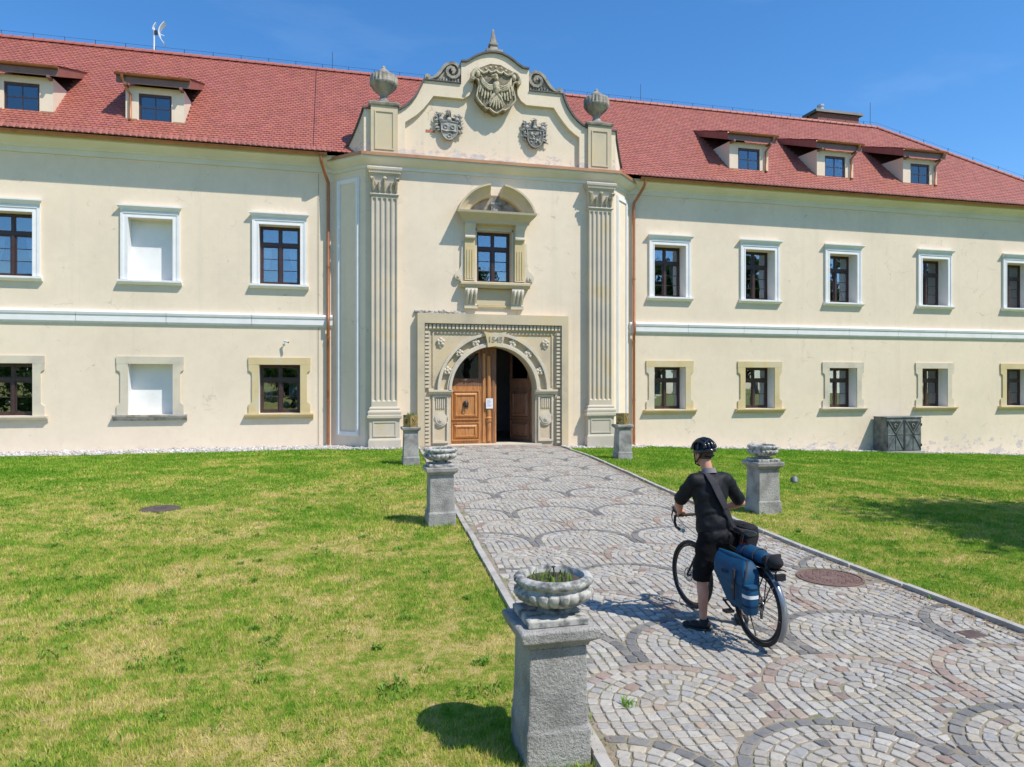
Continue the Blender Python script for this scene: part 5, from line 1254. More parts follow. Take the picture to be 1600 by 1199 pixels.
def plant_in(o, z, r, n, h, name='plant'):
    mb = MB()
    for i in range(n):
        a = rng.uniform(0, 6.28); q = r * math.sqrt(rng.random()); x, y = q*math.cos(a), q*math.sin(a); L = h * rng.uniform(0.5, 1.2); b = rng.uniform(0, 6.28); ln = rng.uniform(.2, .8) * L; w = rng.uniform(.003, .007)
        k = rng.uniform(.7, 1.3); mb.cc = (k, k, k)
        sx, sy = -math.sin(b)*w, math.cos(b)*w; mx_, my_ = x + math.cos(b)*ln*.4, y + math.sin(b)*ln*.4; tx, ty = x + math.cos(b)*ln, y + math.sin(b)*ln
        mb.raw([(x - sx, y - sy, z), (x + sx, y + sy, z), (mx_ + sx, my_ + sy, z + L*.6), (mx_ - sx, my_ - sy, z + L*.6), (tx, ty, z + L)], [(0, 1, 2, 3), (3, 2, 4)])
    return mb.build(name, M['weed'], o, recalc=False)
M['weed'] = leafmat('weed_leaf', [(0.3, (0.10,0.20,0.025)), (0.5, (0.16,0.28,0.04)), (0.7, (0.24,0.30,0.07))], 8, 0.35, True)
P1 = (1.40, 4.52); P2 = (1.81, 12.24); P3 = (2.27, 21.42); R2 = (7.92, 11.92); R3 = (9.13, 21.5)
t = pillar(*P1, 0.200, 0.190, 0.945, True, 'nearest granite pillar, in the foreground left of the path', pl=0.012)
b1 = planter_bowl(P1[0] + .025, P1[1], t, 1.0, 'fluted stone planter with grass and a dead stick on the nearest pillar'); plant_in(b1, 0.19, 0.15, 60, 0.06)
MB().tube([(0.0, 0, 0.18), (0.006, 0.0, 0.24), (0.0, 0.004, 0.285)], [0.007, 0.006, 0.005], 6).ell((0.0, 0, 0.28), (0.016, 0.012, 0.008), 6, 5).build('stick', M['bark'], b1)
t = pillar(*P2, 0.215, 0.205, 1.06, True, 'granite pillar left of the path, second from the camera')
b2 = planter_bowl(*P2, t, 1.10, 'fluted stone planter with small weeds on the second left pillar'); plant_in(b2, 0.205, 0.16, 60, 0.06)
t = pillar(*R2, 0.22, 0.21, 1.02, True, 'granite pillar right of the path beside the cyclist')
b3 = planter_bowl(*R2, t, 1.08, 'dark weathered stone planter on the pillar beside the cyclist')
def box_planter(u, v, z, label, plant):
    o = empty('brass_planter', (u, v, z), R(38)); tag(o, label, 'planter', 'square brass planters near the door'); h = 0.155; H = 0.36
    mb = MB(); mb.loft([[(-h, -h, 0), (h, -h, 0), (h, h, 0), (-h, h, 0)], [(-h, -h, H), (h, -h, H), (h, h, H), (-h, h, H)], [(-h + .02, -h + .02, H), (h - .02, -h + .02, H), (h - .02, h - .02, H), (-h + .02, h - .02, H)], [(-h + .02, -h + .02, H - .06), (h - .02, -h + .02, H - .06), (h - .02, h - .02, H - .06), (-h + .02, h - .02, H - .06)]])
    mb.build('box', M['brass'], o, bevel=0.006)
    for k in range(4):
        Mk = Matrix.Rotation(R(90*k), 4, 'Z'); f = MB(Mk)
        f.tube([(0.07*math.cos(t*math.pi/8), -h - .008, 0.18 + 0.075*math.sin(t*math.pi/8)) for t in range(16)], 0.012, 6, closed=True)
        for j in range(4): a = R(45 + 90*j); f.tube([(0.02*math.cos(a), -h - .008, .18 + .02*math.sin(a)), (0.12*math.cos(a), -h - .006, .18 + .135*math.sin(a))], [0.018, 0.008], 6)
        f.ell((0, -h - .01, .18), (.028, .02, .028), 8, 6); f.build('ornament', M['brass'], o, smooth=60)
    MB().box(-h + .02, h - .02, -h + .02, h - .02, H - .08, H - .055).build('soil', M['soil'], o)
    if plant: plant_in(o, H - .06, 0.12, 60, 0.14)
t = pillar(*P3, 0.225, 0.205, 1.12, False, 'granite pillar at the far left end of the path'); box_planter(*P3, t, 'square brass planter with green sprigs left of the portal', True)
t = pillar(*R3, 0.225, 0.205, 1.12, False, 'granite pillar at the far right end of the path'); box_planter(*R3, t, 'square brass planter in front of the right downpipe', False)
# ------------------------------------------------------------------ cabinet by the wall
cu0, cu1, cv0, cv1 = 24.80, 26.72, 27.58, 28.40; cz = terrain((cu0 + cu1)/2, 28) + 0.02
cab = empty('utility_cabinet', ((cu0 + cu1)/2, (cv0 + cv1)/2, cz)); tag(cab, 'dark grey sheet metal cabinet with diagonal door braces against the right wing', 'cabinet')
hw, hd_, HH = (cu1 - cu0)/2, (cv1 - cv0)/2, 1.62
MB().box(-hw - .1, hw + .1, -hd_ - .12, hd_, -0.3, 0.07).build('concrete_base', M['kerb'], cab)
MB().box(-hw, hw, -hd_, hd_, 0.071, HH).build('body', M['cabinet'], cab, bevel=0.015)
MB().box(-hw - .03, hw + .03, -hd_ - .04, hd_, HH + .001, HH + .05).build('lid', M['cabinet'], cab, bevel=0.01)
for s in (-1, 1):
    a, b = sorted((s*.05, s*(hw - .04))); y = -hd_ - .02; c = (a + b)/2
    d = MB().box(a, b, y, -hd_ - .001, 0.12, HH - .12).build('cabinet_door', M['cabinet'], cab, bevel=0.004)
    for (p, q) in (((a, HH - .13), (c, 0.86)), ((b, HH - .13), (c, 0.86)), ((c, 0.86), (b, 0.14)), ((c, 0.86), (c, 0.14)), ((c, 0.86), (a, 0.14)), ((a, 0.86), (c, 0.86)), ((c, 0.86), (b, 0.86))):
        MB().tube([(p[0], y - .012, p[1]), (q[0], y - .012, q[1])], 0.014, 5).build('brace', M['iron'] if p[1] > 1 or q[0] == b else M['cabinet'], d)
    MB().tube([(c, y - .03, 0.86), (c, y, 0.86)], 0.06, 10).build('boss', M['iron'], d)
    MB().prism([(a + .12, HH - .16), (b - .12, HH - .16), (c, 0.98)], 'y', y - .008, y - .0005).build('vent_plate', M['iron'], d)
    MB().tube([(c + .07*math.cos(t*math.pi/8), y - .02, 1.28 + .07*math.sin(t*math.pi/8)) for t in range(13)], 0.012, 5).build('handle', M['grey_metal'], d)
    for z in (0.35, 1.3): MB().tube([(s*(hw - .02), y - .01, z - .06), (s*(hw - .02), y - .01, z + .06)], 0.03, 8).build('hinge', M['iron'], d)
MB().box(-.045, .045, -hd_ - .035, -hd_ - .001, 0.12, HH - .1).build('centre_post', M['iron'], cab)
# ------------------------------------------------------------------ manhole covers, drain, spotlight, cctv, antenna
def manhole(u, v, r, z, label, mat):
    o = empty('manhole_cover', (u, v, terrain(u, v) + z)); tag(o, label, 'manhole cover')
    MB().lathe([(r + .035, -.03), (r + .035, .004), (r + .004, .006), (r + .002, -.004), (r - .008, -.004), (r - .008, -.03)], 48).build('ring', mat, o, smooth=30)
    MB().lathe([(0, -.02), (r - .012, -.02), (r - .014, .003), (0, .003)], 48).build('plate', mat, o, smooth=30)
    mb = MB()
    n = int(2*r / 0.034)
    for i in range(n):
        y = -r + .03 + i * 0.034; L = math.sqrt(max(0, (r - .04)**2 - y*y)); m = int(2*L / .10)
        for j in range(m):
            x = -L + (j + .5) * 2 * L / m + (.02 if i % 2 else 0)
            if abs(x) < .09 and abs(y) < .07: continue
            mb.box(x - .034, x + .034, y - .009, y + .009, .003, .0085)
    q = mb.build('tread', mat, o, recalc=False); q['kind'] = 'stuff'
    MB().tube([(-.15, 0, .001), (-.15, 0, .006)], .02, 8).build('lifting_hole', M['iron'], o)
manhole(MAN[0], MAN[1], 0.36, 0.022, 'round rusty manhole cover set in the paving beside the right kerb', M['rust'])
o = empty('manhole_cover', (-3.23, 15.0, terrain(-3.23, 15) - .02)); tag(o, 'flat dark manhole cover sunk in the left lawn', 'manhole cover')
MB().lathe([(0, 0.0), (0.36, 0.0), (0.36, .035), (0.33, .045), (0, .045)], 30).build('plate', M['rust_dark'], o); MB().box(-.12, .12, -.02, .02, .0455, .055).build('grip', M['rust_dark'], o)
o = empty('valve_cover', (5.98, 5.57, terrain(5.98, 5.57) + .022)); tag(o, 'small purplish iron valve cover in the paving near the right kerb', 'valve cover')
MB().box(-.10, .10, -.08, .08, -.02, .008).build('lid', M['rust_dark'], o, bevel=0.004); MB().box(-.115, .115, -.095, .095, -.03, .004).build('rim', M['rust'], o)
sz = terrain(11.2, 15.5) - .03; o = empty('garden_spotlight', (11.2, 15.5, sz)); tag(o, 'small grey garden spotlight lying in the right lawn', 'spotlight')
MB(Matrix.Translation((0, 0, .085)) @ Matrix.Rotation(R(150), 4, 'Z') @ Matrix.Rotation(R(66), 4, 'X') @ Matrix.Scale(.85, 4)).lathe([(0.0, -.11), (.06, -.10), (.085, -.04), (.10, .06), (.115, .08), (.115, .10), (.10, .10), (.0, .085)], 20).build('lamp_head', M['cabinet'], o, smooth=40)
MB().tube([(.0, .0, -.1), (.0, 0, .12)], .015, 8).box(-.07, .07, -.07, .07, -.02, .03).build('bracket', M['iron'], o)
o = empty('security_camera', (BX - 7.97, BY, 3.95)); tag(o, 'small security camera on the wall above the yellow framed window', 'camera')
MB().tube([(0, 0, 0), (0, -.03, 0)], .05, 12).tube([(0, -.03, 0), (.02, -.14, .02)], .016, 8).build('mount', M['white_plastic'], o)
MB(Matrix.Translation((.05, -.19, .05)) @ Matrix.Rotation(R(52), 4, 'Z') @ Matrix.Rotation(R(12), 4, 'X')).box(-.035, .035, -.12, .09, -.035, .035).build('body', M['white_plastic'], o, bevel=.008)
MB(Matrix.Translation((.05, -.19, .05)) @ Matrix.Rotation(R(52), 4, 'Z') @ Matrix.Rotation(R(12), 4, 'X')).tube([(0, -.121, 0), (0, -.135, 0)], .03, 12).build('lens', M['iron'], o)
o = empty('tv_antenna', (-7.45, BY + RY1, RZ1 + .1)); tag(o, 'white curved antenna on a mast on the left roof ridge', 'antenna')
MB().tube([(0, 0, 0), (0, 0, 1.0)], 0.032, 10).build('mast', M['white_plastic'], o, smooth=50)
rings = []
for i in range(15):
    t = -1 + 2*i/14; x = .18 + .22*t*t; z = .82 + .46*t
    rings.append([(x, -.10, z), (x, .25, z), (x + .03, .25, z), (x + .03, -.10, z)])
MB().loft(rings).build('reflector', M['white_plastic'], o)
rings = []
for i in range(9):
    t = i/8; x = -.06 + .12*t*t; z = .9 + .32*t; rings.append([(x, -.06, z), (x, .12, z), (x + .03, .12, z), (x + .03, -.06, z)])
MB().loft(rings).build('small_reflector', M['white_plastic'], o)
MB().box(.02, .13, -.06, .06, .72, .88).build('junction_box', M['iron'], o); MB().tube([(.16, 0, .78), (.40, 0, .70)], .014, 6).build('feed_arm', M['white_plastic'], o)
# ------------------------------------------------------------------ trees facing the palace (their shade and mirror image are in the picture)
def tree(u, v, H, rc, n, leaf, label, seed, nm='leafy_tree', cat='tree', grp='trees facing the palace', lo=0.42):
    r = random.Random(seed); o = empty(nm, (u, v, terrain(u, v))); tag(o, label, cat, grp)
    tk = MB(); tk.tube([(0, 0, -.3), (r.uniform(-.1, .1), r.uniform(-.1, .1), H*.25), (r.uniform(-.3, .3), r.uniform(-.3, .3), H*.55), (r.uniform(-.3, .3), r.uniform(-.3, .3), H*.85)], [H*.026, H*.02, H*.013, H*.004], 9)
    lobes = []
    for i in range(15):
        a = 6.283 * i / 15 * 2.4 + r.uniform(-.3, .3); zz = H * (lo + (0.92 - lo) * ((i * 7) % 15) / 15); q = rc * (0.95 if zz < H*.72 else .55) * r.uniform(.45, .85)
        p = Vector((q*math.cos(a), q*math.sin(a), zz)); lobes.append((p, rc * r.uniform(.28, .46)))
        tk.tube([(0, 0, zz - H*.18), p * .5 + Vector((0, 0, (zz - H*.12) * .5)), p], [H*.008, H*.005, H*.0015], 6)
    tk.build('trunk', M['bark'], o, smooth=60)
    g = np.random.default_rng(seed); c = np.array([list(l[0]) for l in lobes]); rr = np.array([l[1] for l in lobes]); idx = g.integers(0, len(lobes), n)
    d = g.normal(size=(n, 3)); d /= np.linalg.norm(d, axis=1)[:, None]; pos = c[idx] + d * (rr[idx] * g.uniform(.35, 1.08, n) )[:, None] * np.array([1.1, 1.1, .85])
    ax = g.normal(size=(n, 3)); ax /= np.linalg.norm(ax, axis=1)[:, None]; b = np.cross(ax, d + .01); b /= np.linalg.norm(b, axis=1)[:, None]
    s = leaf * g.uniform(.6, 1.3, n)[:, None]
    V = np.stack([pos - ax*s, pos + b*s*.55, pos + ax*s, pos - b*s*.55], 1).reshape(-1, 3)
    fast_mesh('crown', V, 4, M['leaf'], o)
def fast_mesh(name, V, k, mat, parent=None, col=None):
    n = len(V) // k; me = bpy.data.meshes.new(name); me.vertices.add(n*k); me.vertices.foreach_set('co', np.ascontiguousarray(V, np.float32).ravel())
    me.loops.add(n*k); me.loops.foreach_set('vertex_index', np.arange(n*k, dtype=np.int32)); me.polygons.add(n)
    me.polygons.foreach_set('loop_start', np.arange(0, n*k, k, dtype=np.int32)); me.polygons.foreach_set('loop_total', np.full(n, k, np.int32))
    if col is not None:
        at = me.attributes.new('col', 'FLOAT_COLOR', 'FACE'); a4 = np.ones((n, 4), np.float32); a4[:, :3] = col; at.data.foreach_set('color', a4.ravel())
    me.materials.append(mat); me.update(); me.validate(); return link(name, me, parent)
tree(17.0, 4.3, 11.5, 4.5, 15000, 0.19, 'tall leafy tree out of frame shading the right lawn', 21)
for i, (u, v, H, rc) in enumerate(((31, -5, 16, 5.5), (39, -2, 16, 5.5), (48, -6, 17, 6), (60, -6, 17, 6), (13, -15, 15, 5), (1, -24, 10, 5), (-12, -22, 10, 5), (-24, -20, 10.5, 5.5), (24, -22, 15, 6))):
    tree(u, v, H, rc, 3600, 0.36, 'leafy tree behind the viewer, mirrored in the window panes', 40 + i)

for i, (u, v) in enumerate(((-4, -13), (-11, -14), (-18.5, -12), (4, -16), (-26, -13))):
    tree(u, v, 5.5, 4.3, 4200, 0.27, 'low leafy bush behind the viewer, mirrored in the lower panes', 70 + i, 'leafy_bush', 'bush', 'bushes facing the palace', 0.16)
# ------------------------------------------------------------------ bicycle (local: x right, y forward, z up; origin under the rear hub)
def fabric(name, c, rough=0.85, spec=0.2, k=0.8):
    return simple(name, [(0.35, tuple(x*k for x in c)), (0.65, c)], 6, rough, 0.25, 0.004, 120, spec=spec, coord='obj')
M['rubber'] = simple('tyre_rubber', [(0.3, (0.018,0.018,0.018)), (0.7, (0.03,0.03,0.03))], 20, 0.75, 0.3, 0.002, 120)
M['black_paint'] = simple('black_paint', [(0.3, (0.014,0.015,0.016)), (0.7, (0.022,0.023,0.025))], 5, 0.3, 0)
M['alloy'] = simple('alloy', [(0.3, (0.42,0.43,0.44)), (0.7, (0.55,0.55,0.55))], 8, 0.3, 0, metal=0.9)
M['fender'] = simple('grey_mudguard', [(0.3, (0.22,0.24,0.26)), (0.7, (0.30,0.32,0.34))], 5, 0.25, 0, metal=0.6)
M['blue'] = fabric('blue_tarpaulin', (0.006, 0.070, 0.160), 0.62, 0.3, 0.7)
M['blue_dark'] = fabric('navy_fabric', (0.008, 0.03, 0.07), 0.8)
M['black_cloth'] = fabric('black_cloth', (0.006, 0.008, 0.012), 0.65, 0.3)
M['shorts'] = fabric('black_shorts', (0.009, 0.009, 0.011), 0.9, 0.15)
M['strap'] = fabric('grey_webbing', (0.05, 0.05, 0.06), 0.8)
M['bag'] = fabric('charcoal_bag', (0.022, 0.023, 0.028), 0.85)
M['collar'] = fabric('grey_collar', (0.24, 0.23, 0.25), 0.9)
M['skin'] = simple('skin', [(0.3, (0.50,0.235,0.16)), (0.6, (0.60,0.31,0.215)), (0.8, (0.55,0.26,0.18))], 7, 0.55, 0.1, 0.002, 90, spec=0.3, coord='obj')
M['hair'] = simple('brown_hair', [(0.3, (0.05,0.03,0.02)), (0.7, (0.09,0.055,0.035))], 60, 0.7, 0.4, 0.004, 120)
M['helmet'] = simple('helmet_shell', [(0.3, (0.010,0.011,0.014)), (0.7, (0.018,0.020,0.026))], 4, 0.18, 0, spec=0.6)
M['red'] = simple('red_plastic', [(0.3, (0.45,0.02,0.012)), (0.7, (0.6,0.03,0.02))], 4, 0.3, 0)
M['reflective'] = simple('reflective_tape', [(0.3, (0.62,0.66,0.68)), (0.7, (0.75,0.77,0.78))], 8, 0.35, 0)
M['shoe'] = fabric('black_shoe', (0.016, 0.017, 0.02), 0.6, 0.35)
M['sole'] = simple('shoe_sole', [(0.3, (0.02,0.02,0.02)), (0.7, (0.05,0.05,0.05))], 20, 0.8, 0)
M['lens_glass'] = simple('pale_lens', [(0.3, (0.45,0.55,0.56)), (0.7, (0.6,0.68,0.68))], 20, 0.15, 0)
BU, BV = 3.815, 5.82
BROT = R(2.6)
bike = empty('bicycle', (BU, BV, terrain(BU, BV) + 0.02), BROT); tag(bike, 'black drop bar touring bicycle with rear rack and mudguard held by the cyclist', 'bicycle')
WR = 0.362; FH = Vector((0, 1.15, WR)); RH = Vector((0, 0, WR)); BB = Vector((0, 0.45, 0.30)); ST = Vector((0, 0.285, 0.83)); HT = Vector((0, 0.875, 0.93)); HB = Vector((0, 0.935, 0.76))
def wheel(c, rz, rear):
    Mw = Matrix.Translation(c) @ Matrix.Rotation(rz, 4, 'Z')
    circ = lambda r, x=0, n=48: [(x, r*math.cos(2*math.pi*i/n), r*math.sin(2*math.pi*i/n)) for i in range(n)]
    w = MB(Mw).tube(circ(WR - .021), 0.021, 8, closed=True).build('wheel', M['rubber'], bike, smooth=60)
    MB(Mw).tube(circ(WR - .055), 0.012, 8, closed=True).build('rim', M['black_paint'], w, smooth=60)
    sp = MB(Mw)
    for i in range(28):
        a = 2*math.pi*i/28; b = a + (0.35 if i % 2 else -0.35); s = 0.03 if (i//2) % 2 else -0.03
        sp.tube([(s, .022*math.cos(b), .022*math.sin(b)), (0, (WR - .06)*math.cos(a), (WR - .06)*math.sin(a))], 0.0013, 4, caps=False)
    q = sp.build('spokes', M['alloy'], w, recalc=False); q['kind'] = 'stuff'
    MB(Mw).tube([(-.055, 0, 0), (.055, 0, 0)], .022, 12).build('hub', M['black_paint'], w, smooth=50)
    MB(Mw).tube([(-.044, .068*math.cos(2*math.pi*i/28), .068*math.sin(2*math.pi*i/28)) for i in range(28)], .009, 5, closed=True, flat=.6).build('brake_disc', M['fender'], w)
    if rear:
        for k, r in enumerate((.055, .047, .039, .031)): MB(Mw).tube([(.028 + k*.006, 0, 0), (.032 + k*.006, 0, 0)], r, 22).build('sprocket', M['alloy'], w)
wheel(RH, 0, True); wheel(FH, R(4), False)
def tb(name, pts, r, mat='black_paint', n=10): return MB().tube(pts, r, n).build(name, M[mat], bike, smooth=60)
tb('seat_tube', [BB, ST], .017); tb('down_tube', [BB, HB], .021); tb('top_tube', [ST + Vector((0, .01, -.03)), HT + Vector((0, .01, -.05))], .016); tb('head_tube', [HB - Vector((0, -.008, .02)), HT], .021)
for s in (-1, 1):
    tb('chain_stay', [BB + Vector((s*.03, -.02, 0)), RH + Vector((s*.066, 0, 0))], .010); tb('seat_stay', [ST + Vector((s*.02, 0, -.06)), RH + Vector((s*.066, 0, .02))], .008)
    tb('fork_blade', [HB + Vector((s*.035, .01, -.05)), HB + Vector((s*.056, .03, -.14)), FH + Vector((s*.058, 0, 0))], [.016, .015, .010])
tb('fork_crown', [HB + Vector((-.04, .01, -.045)), HB + Vector((.04, .01, -.045))], .016)
tb('seat_post', [ST, Vector((0, .235, .985))], .0145); tb('seat_clamp', [ST + Vector((0, -.0, -.015)), ST + Vector((0, -.008, .02))], .020, 'black_paint')
sad = MB(); rings = []
for y, wd, z in ((-.14, .05, .012), (-.12, .07, .02), (-.05, .065, .014), (.03, .035, .008), (.12, .02, .006), (.145, .010, .0)):
    rings.append([(wd*math.cos(a)*1.0, .225 + y, 1.0 + z + .022*math.sin(a) - (.012*abs(math.cos(a)))) for a in [2*math.pi*i/14 for i in range(14)]])
sad.loft(rings).build('saddle', M['black_paint'], bike, smooth=50)
tb('rear_lamp', [Vector((0, .25, .885)), Vector((0, .215, .88))], .021, 'red')
# crankset, chain, derailleur
tb('crank_axle', [BB + Vector((-.07, 0, 0)), BB + Vector((.07, 0, 0))], .018); tb('chainring', [BB + Vector((.045, 0, 0)), BB + Vector((.05, 0, 0))], .085, 'black_paint', 30)
for s in (-1, 1):
    a = R(200) if s < 0 else R(20); e = BB + Vector((s*.075, .17*math.cos(a), .17*math.sin(a))); tb('crank_arm', [BB + Vector((s*.07, 0, 0)), e], .010)
    MB().box(*sorted((e.x, e.x + s*.09)), e.y - .035, e.y + .035, e.z - .012, e.z + .012).build('pedal', M['black_paint'], bike)
tb('chain', [RH + Vector((.045, 0, .045)), BB + Vector((.048, 0, .083))], .004, 'alloy', 5); tb('chain', [RH + Vector((.045, .02, -.11)), BB + Vector((.048, 0, -.083))], .004, 'alloy', 5)
tb('derailleur', [RH + Vector((.055, 0, -.01)), RH + Vector((.06, .03, -.07)), RH + Vector((.055, .02, -.13))], .014); tb('kickstand', [RH + Vector((-.06, .06, -.03)), RH + Vector((-.09, -.10, -.23))], .009)
# handlebar
HBR = Matrix.Translation(HT + Vector((0, .0, 0))) @ Matrix.Rotation(R(6), 4, 'Z')
def hb(name, pts, r, mat='black_paint', n=9): return MB(HBR).tube(pts, r, n).build(name, M[mat], bike, smooth=60)
hb('stem', [(0, -.005, -.01), (0, -.005, .10), (0, .09, .115)], .017)
for s in (-1, 1):
    hb('handlebar', [(0, .09, .115), (s*.12, .09, .117), (s*.20, .10, .118), (s*.235, .14, .115), (s*.24, .20, .09), (s*.245, .205, .03), (s*.25, .17, -.015), (s*.255, .10, -.03), (s*.26, .05, -.03)], .0155, 'rubber')
    hb('brake_hood', [(s*.236, .15, .125), (s*.238, .205, .15), (s*.238, .235, .185)], [.018, .021, .015], 'rubber'); hb('brake_lever', [(s*.24, .235, .16), (s*.245, .255, .09), (s*.25, .235, .03)], [.008, .007, .005])
    hb('bar_end', [(s*.26, .05, -.03), (s*.261, .03, -.03)], .024, 'lens_glass' if s < 0 else 'rubber')
hb('brake_hose', [(-.236, .17, .14), (-.19, .27, .10), (-.10, .24, -.02), (-.02, .10, -.12)], .0032, 'rubber', 5); hb('brake_hose', [(.236, .17, .14), (.19, .27, .10), (.10, .24, -.02), (.02, .10, -.12)], .0032, 'rubber', 5)
# mudguard and rack
rings = []
for i in range(25):
    a = R(62 + 152 * i / 24); r = WR + .032
    rings.append([(x, -(-r*math.cos(a)) if False else r*math.cos(a), WR + (r + dz)*math.sin(a) if False else WR + r*math.sin(a) + dz*0) if False else (x, (r + dz)*math.cos(a), WR + (r + dz)*math.sin(a)) for x, dz in ((-.030, -.012), (-.022, 0), (0, .006), (.022, 0), (.030, -.012), (.026, -.014), (0, .002), (-.026, -.014))])
MB().loft(rings).build('mudguard', M['fender'], bike, smooth=50)
for s in (-1, 1):
    tb('mudguard_stay', [RH + Vector((s*.06, 0, 0)), Vector((s*.03, -.36, .33))], .003, 'alloy', 5); tb('mudguard_stay', [RH + Vector((s*.06, 0, 0)), Vector((s*.03, -.27, .61))], .003, 'alloy', 5)
    tb('rack_rail', [(s*.06, .20, .76), (s*.06, -.30, .76), (s*.05, -.33, .76)], .006); tb('rack_leg', [(s*.062, .0, .37), (s*.064, -.06, .755)], .006); tb('rack_leg', [(s*.062, .0, .37), (s*.064, -.2, .755)], .006); tb('rack_low_rail', [(s*.075, .12, .68), (s*.075, -.25, .68)], .006)
tb('rack_end', [(-.06, -.28, .76), (.06, -.28, .76)], .006); MB().box(-.05, .05, -.29, .2, .757, .765).build('rack_plate', M['black_paint'], bike)
MB().box(-.05, .05, -.335, -.30, .68, .74).build('rack_reflector', M['bag'], bike, bevel=.006)
# pannier on the near side and a rolled bag on top of the rack
def rrect(x0, x1, y0, y1, z, r=.03, n=4):
    out = []
    for cx, cy, a0 in ((x1 - r, y1 - r, 0), (x0 + r, y1 - r, 90), (x0 + r, y0 + r, 180), (x1 - r, y0 + r, 270)):
        for i in range(n + 1): a = R(a0 + 90*i/n); out.append((cx + r*math.cos(a), cy + r*math.sin(a), z))
    return out
def boff(x, y, z): return (BU + x*math.cos(BROT) - y*math.sin(BROT), BV + x*math.sin(BROT) + y*math.cos(BROT), bike.location.z + z)
pn = empty('pannier', boff(-.10, -.03, .37), BROT); pn.scale = (1, .94, .87); tag(pn, 'large blue roll top pannier on the near side of the rear rack', 'pannier bag')
body_ = MB().loft([rrect(-.06, .0, -.06, .17, .0), rrect(-.12, .01, -.11, .22, .02), rrect(-.145, .012, -.13, .27, .14), rrect(-.150, .012, -.13, .31, .26), rrect(-.135, .012, -.12, .33, .33, .03)]).build('bag_body', M['blue'], pn, smooth=40)
wrinkle_later = [body_]
MB().loft([rrect(-.165, .014, -.135, .34, .27), rrect(-.172, .016, -.14, .36, .30), rrect(-.165, .016, -.13, .39, .38), rrect(-.135, .012, -.10, .42, .45), rrect(-.10, -.005, -.06, .435, .49, .025), rrect(-.085, -.02, -.04, .43, .505, .02)]).build('roll_top_flap', M['blue'], pn, smooth=40)
MB().tube([(-.06, -.05, .50), (-.062, .18, .512), (-.06, .425, .508)], [.022, .027, .022], 10, flat=.9).build('rolled_edge', M['blue'], pn, smooth=60)
pk = MB().loft([rrect(-.17, -.07, -.225, -.12, .0, .04), rrect(-.18, -.06, -.24, -.11, .03, .045), rrect(-.18, -.055, -.24, -.105, .24, .045), rrect(-.165, -.06, -.225, -.11, .29, .04)]).build('side_pocket', M['blue'], pn, smooth=40)
MB().loft([rrect(-.183, -.057, -.243, -.107, .17, .045), rrect(-.183, -.057, -.243, -.107, .205, .045)], caps=False).build('reflective_strip', M['reflective'], pn, smooth=40)
for z in (.08, .26): MB().loft([rrect(-.183, -.057, -.243, -.107, z, .045), rrect(-.183, -.057, -.243, -.107, z + .018, .045)], caps=False).build('pocket_band', M['blue_dark'], pn, smooth=40)
MB().box(-.19, -.176, -.02, .01, .10, .42).build('strap', M['strap'], pn); MB().box(-.197, -.19, -.03, .02, .22, .26).build('buckle', M['black_paint'], pn); MB().tube([(-.07, -.055, .50), (-.13, -.125, .42), (-.155, -.15, .33)], .011, 6, flat=.4).build('side_strap', M['strap'], pn); MB().box(-.186, -.182, .12, .20, .34, .38).build('label_patch', M['blue_dark'], pn); MB().box(-.015, .02, -.05, .20, .33, .37).build('hook_rail', M['black_paint'], pn)
rbg = empty('rolled_bag', boff(-.005, .0, .765), BROT); rbg.scale = (.95, 1.0, .80); tag(rbg, 'blue rolled bag lying on top of the rear rack behind the saddle', 'bag')
mb = MB().cap((0, .20, .085), (.01, -.08, .075), .078, .078, 18).ell((.005, .06, .09), (.09, .17, .085), 18, 12); remesh_obj(mb, 'roll_body', M['blue'], rbg, .013, 2)
for y in (-.03, .14): MB().tube([(.005 + .088*math.cos(t*math.pi/10), y, .085 + .083*math.sin(t*math.pi/10)) for t in range(20)], .007, 6, closed=True).build('lashing_strap', M['strap'], rbg)
rb = empty('rack_pouch', boff(0, -.23, .765), BROT); tag(rb, 'small black pouch strapped to the back of the rear rack', 'pouch')
mb = MB().ell((0, 0, .06), (.075, .10, .062), 14, 10).ell((0, .05, .055), (.07, .09, .06), 14, 10); remesh_obj(mb, 'pouch_body', M['bag'], rb, .012, 3); MB().box(-.078, .078, .0, .02, .0, .125).build('pouch_strap', M['strap'], rb)
# ------------------------------------------------------------------ the cyclist
man = empty('person', (BU, BV, bike.location.z), BROT); tag(man, 'cyclist seen from behind in black t-shirt, shorts and helmet, standing astride the bicycle', 'person')
# joints, relative to the bicycle origin
HL, HR_ = Vector((-.185, .53, .93)), Vector((.02, .53, .93)); KL, KR = Vector((-.235, .575, .50)), Vector((.15, .62, .50)); AL, AR = Vector((-.265, .50, .085)), Vector((.21, .52, .085))
SLs, SRs = Vector((-.315, .60, 1.455)), Vector((.045, .585, 1.455)); EL, ER = Vector((-.375, .775, 1.215)), Vector((.255, .63, 1.205)); WLs, WRs = Vector((-.245, .985, 1.075)), Vector((.165, .93, 1.085))
NB, HD = Vector((-.135, .60, 1.53)), Vector((-.165, .66, 1.705))
head_rot = Matrix.Rotation(R(12), 3, 'Z')
b = MB()
b.ell((-.135, .585, 1.32), (.155, .10, .20), 16, 11); b.ell((-.115, .56, 1.08), (.135, .10, .19), 16, 11); b.ell((-.085, .535, .96), (.15, .105, .13), 16, 11)
b.cap(SLs, SRs, .06, .06); b.cap(NB - Vector((0, .0, .07)), HD - Vector((0, .03, .05)), .062, .055)
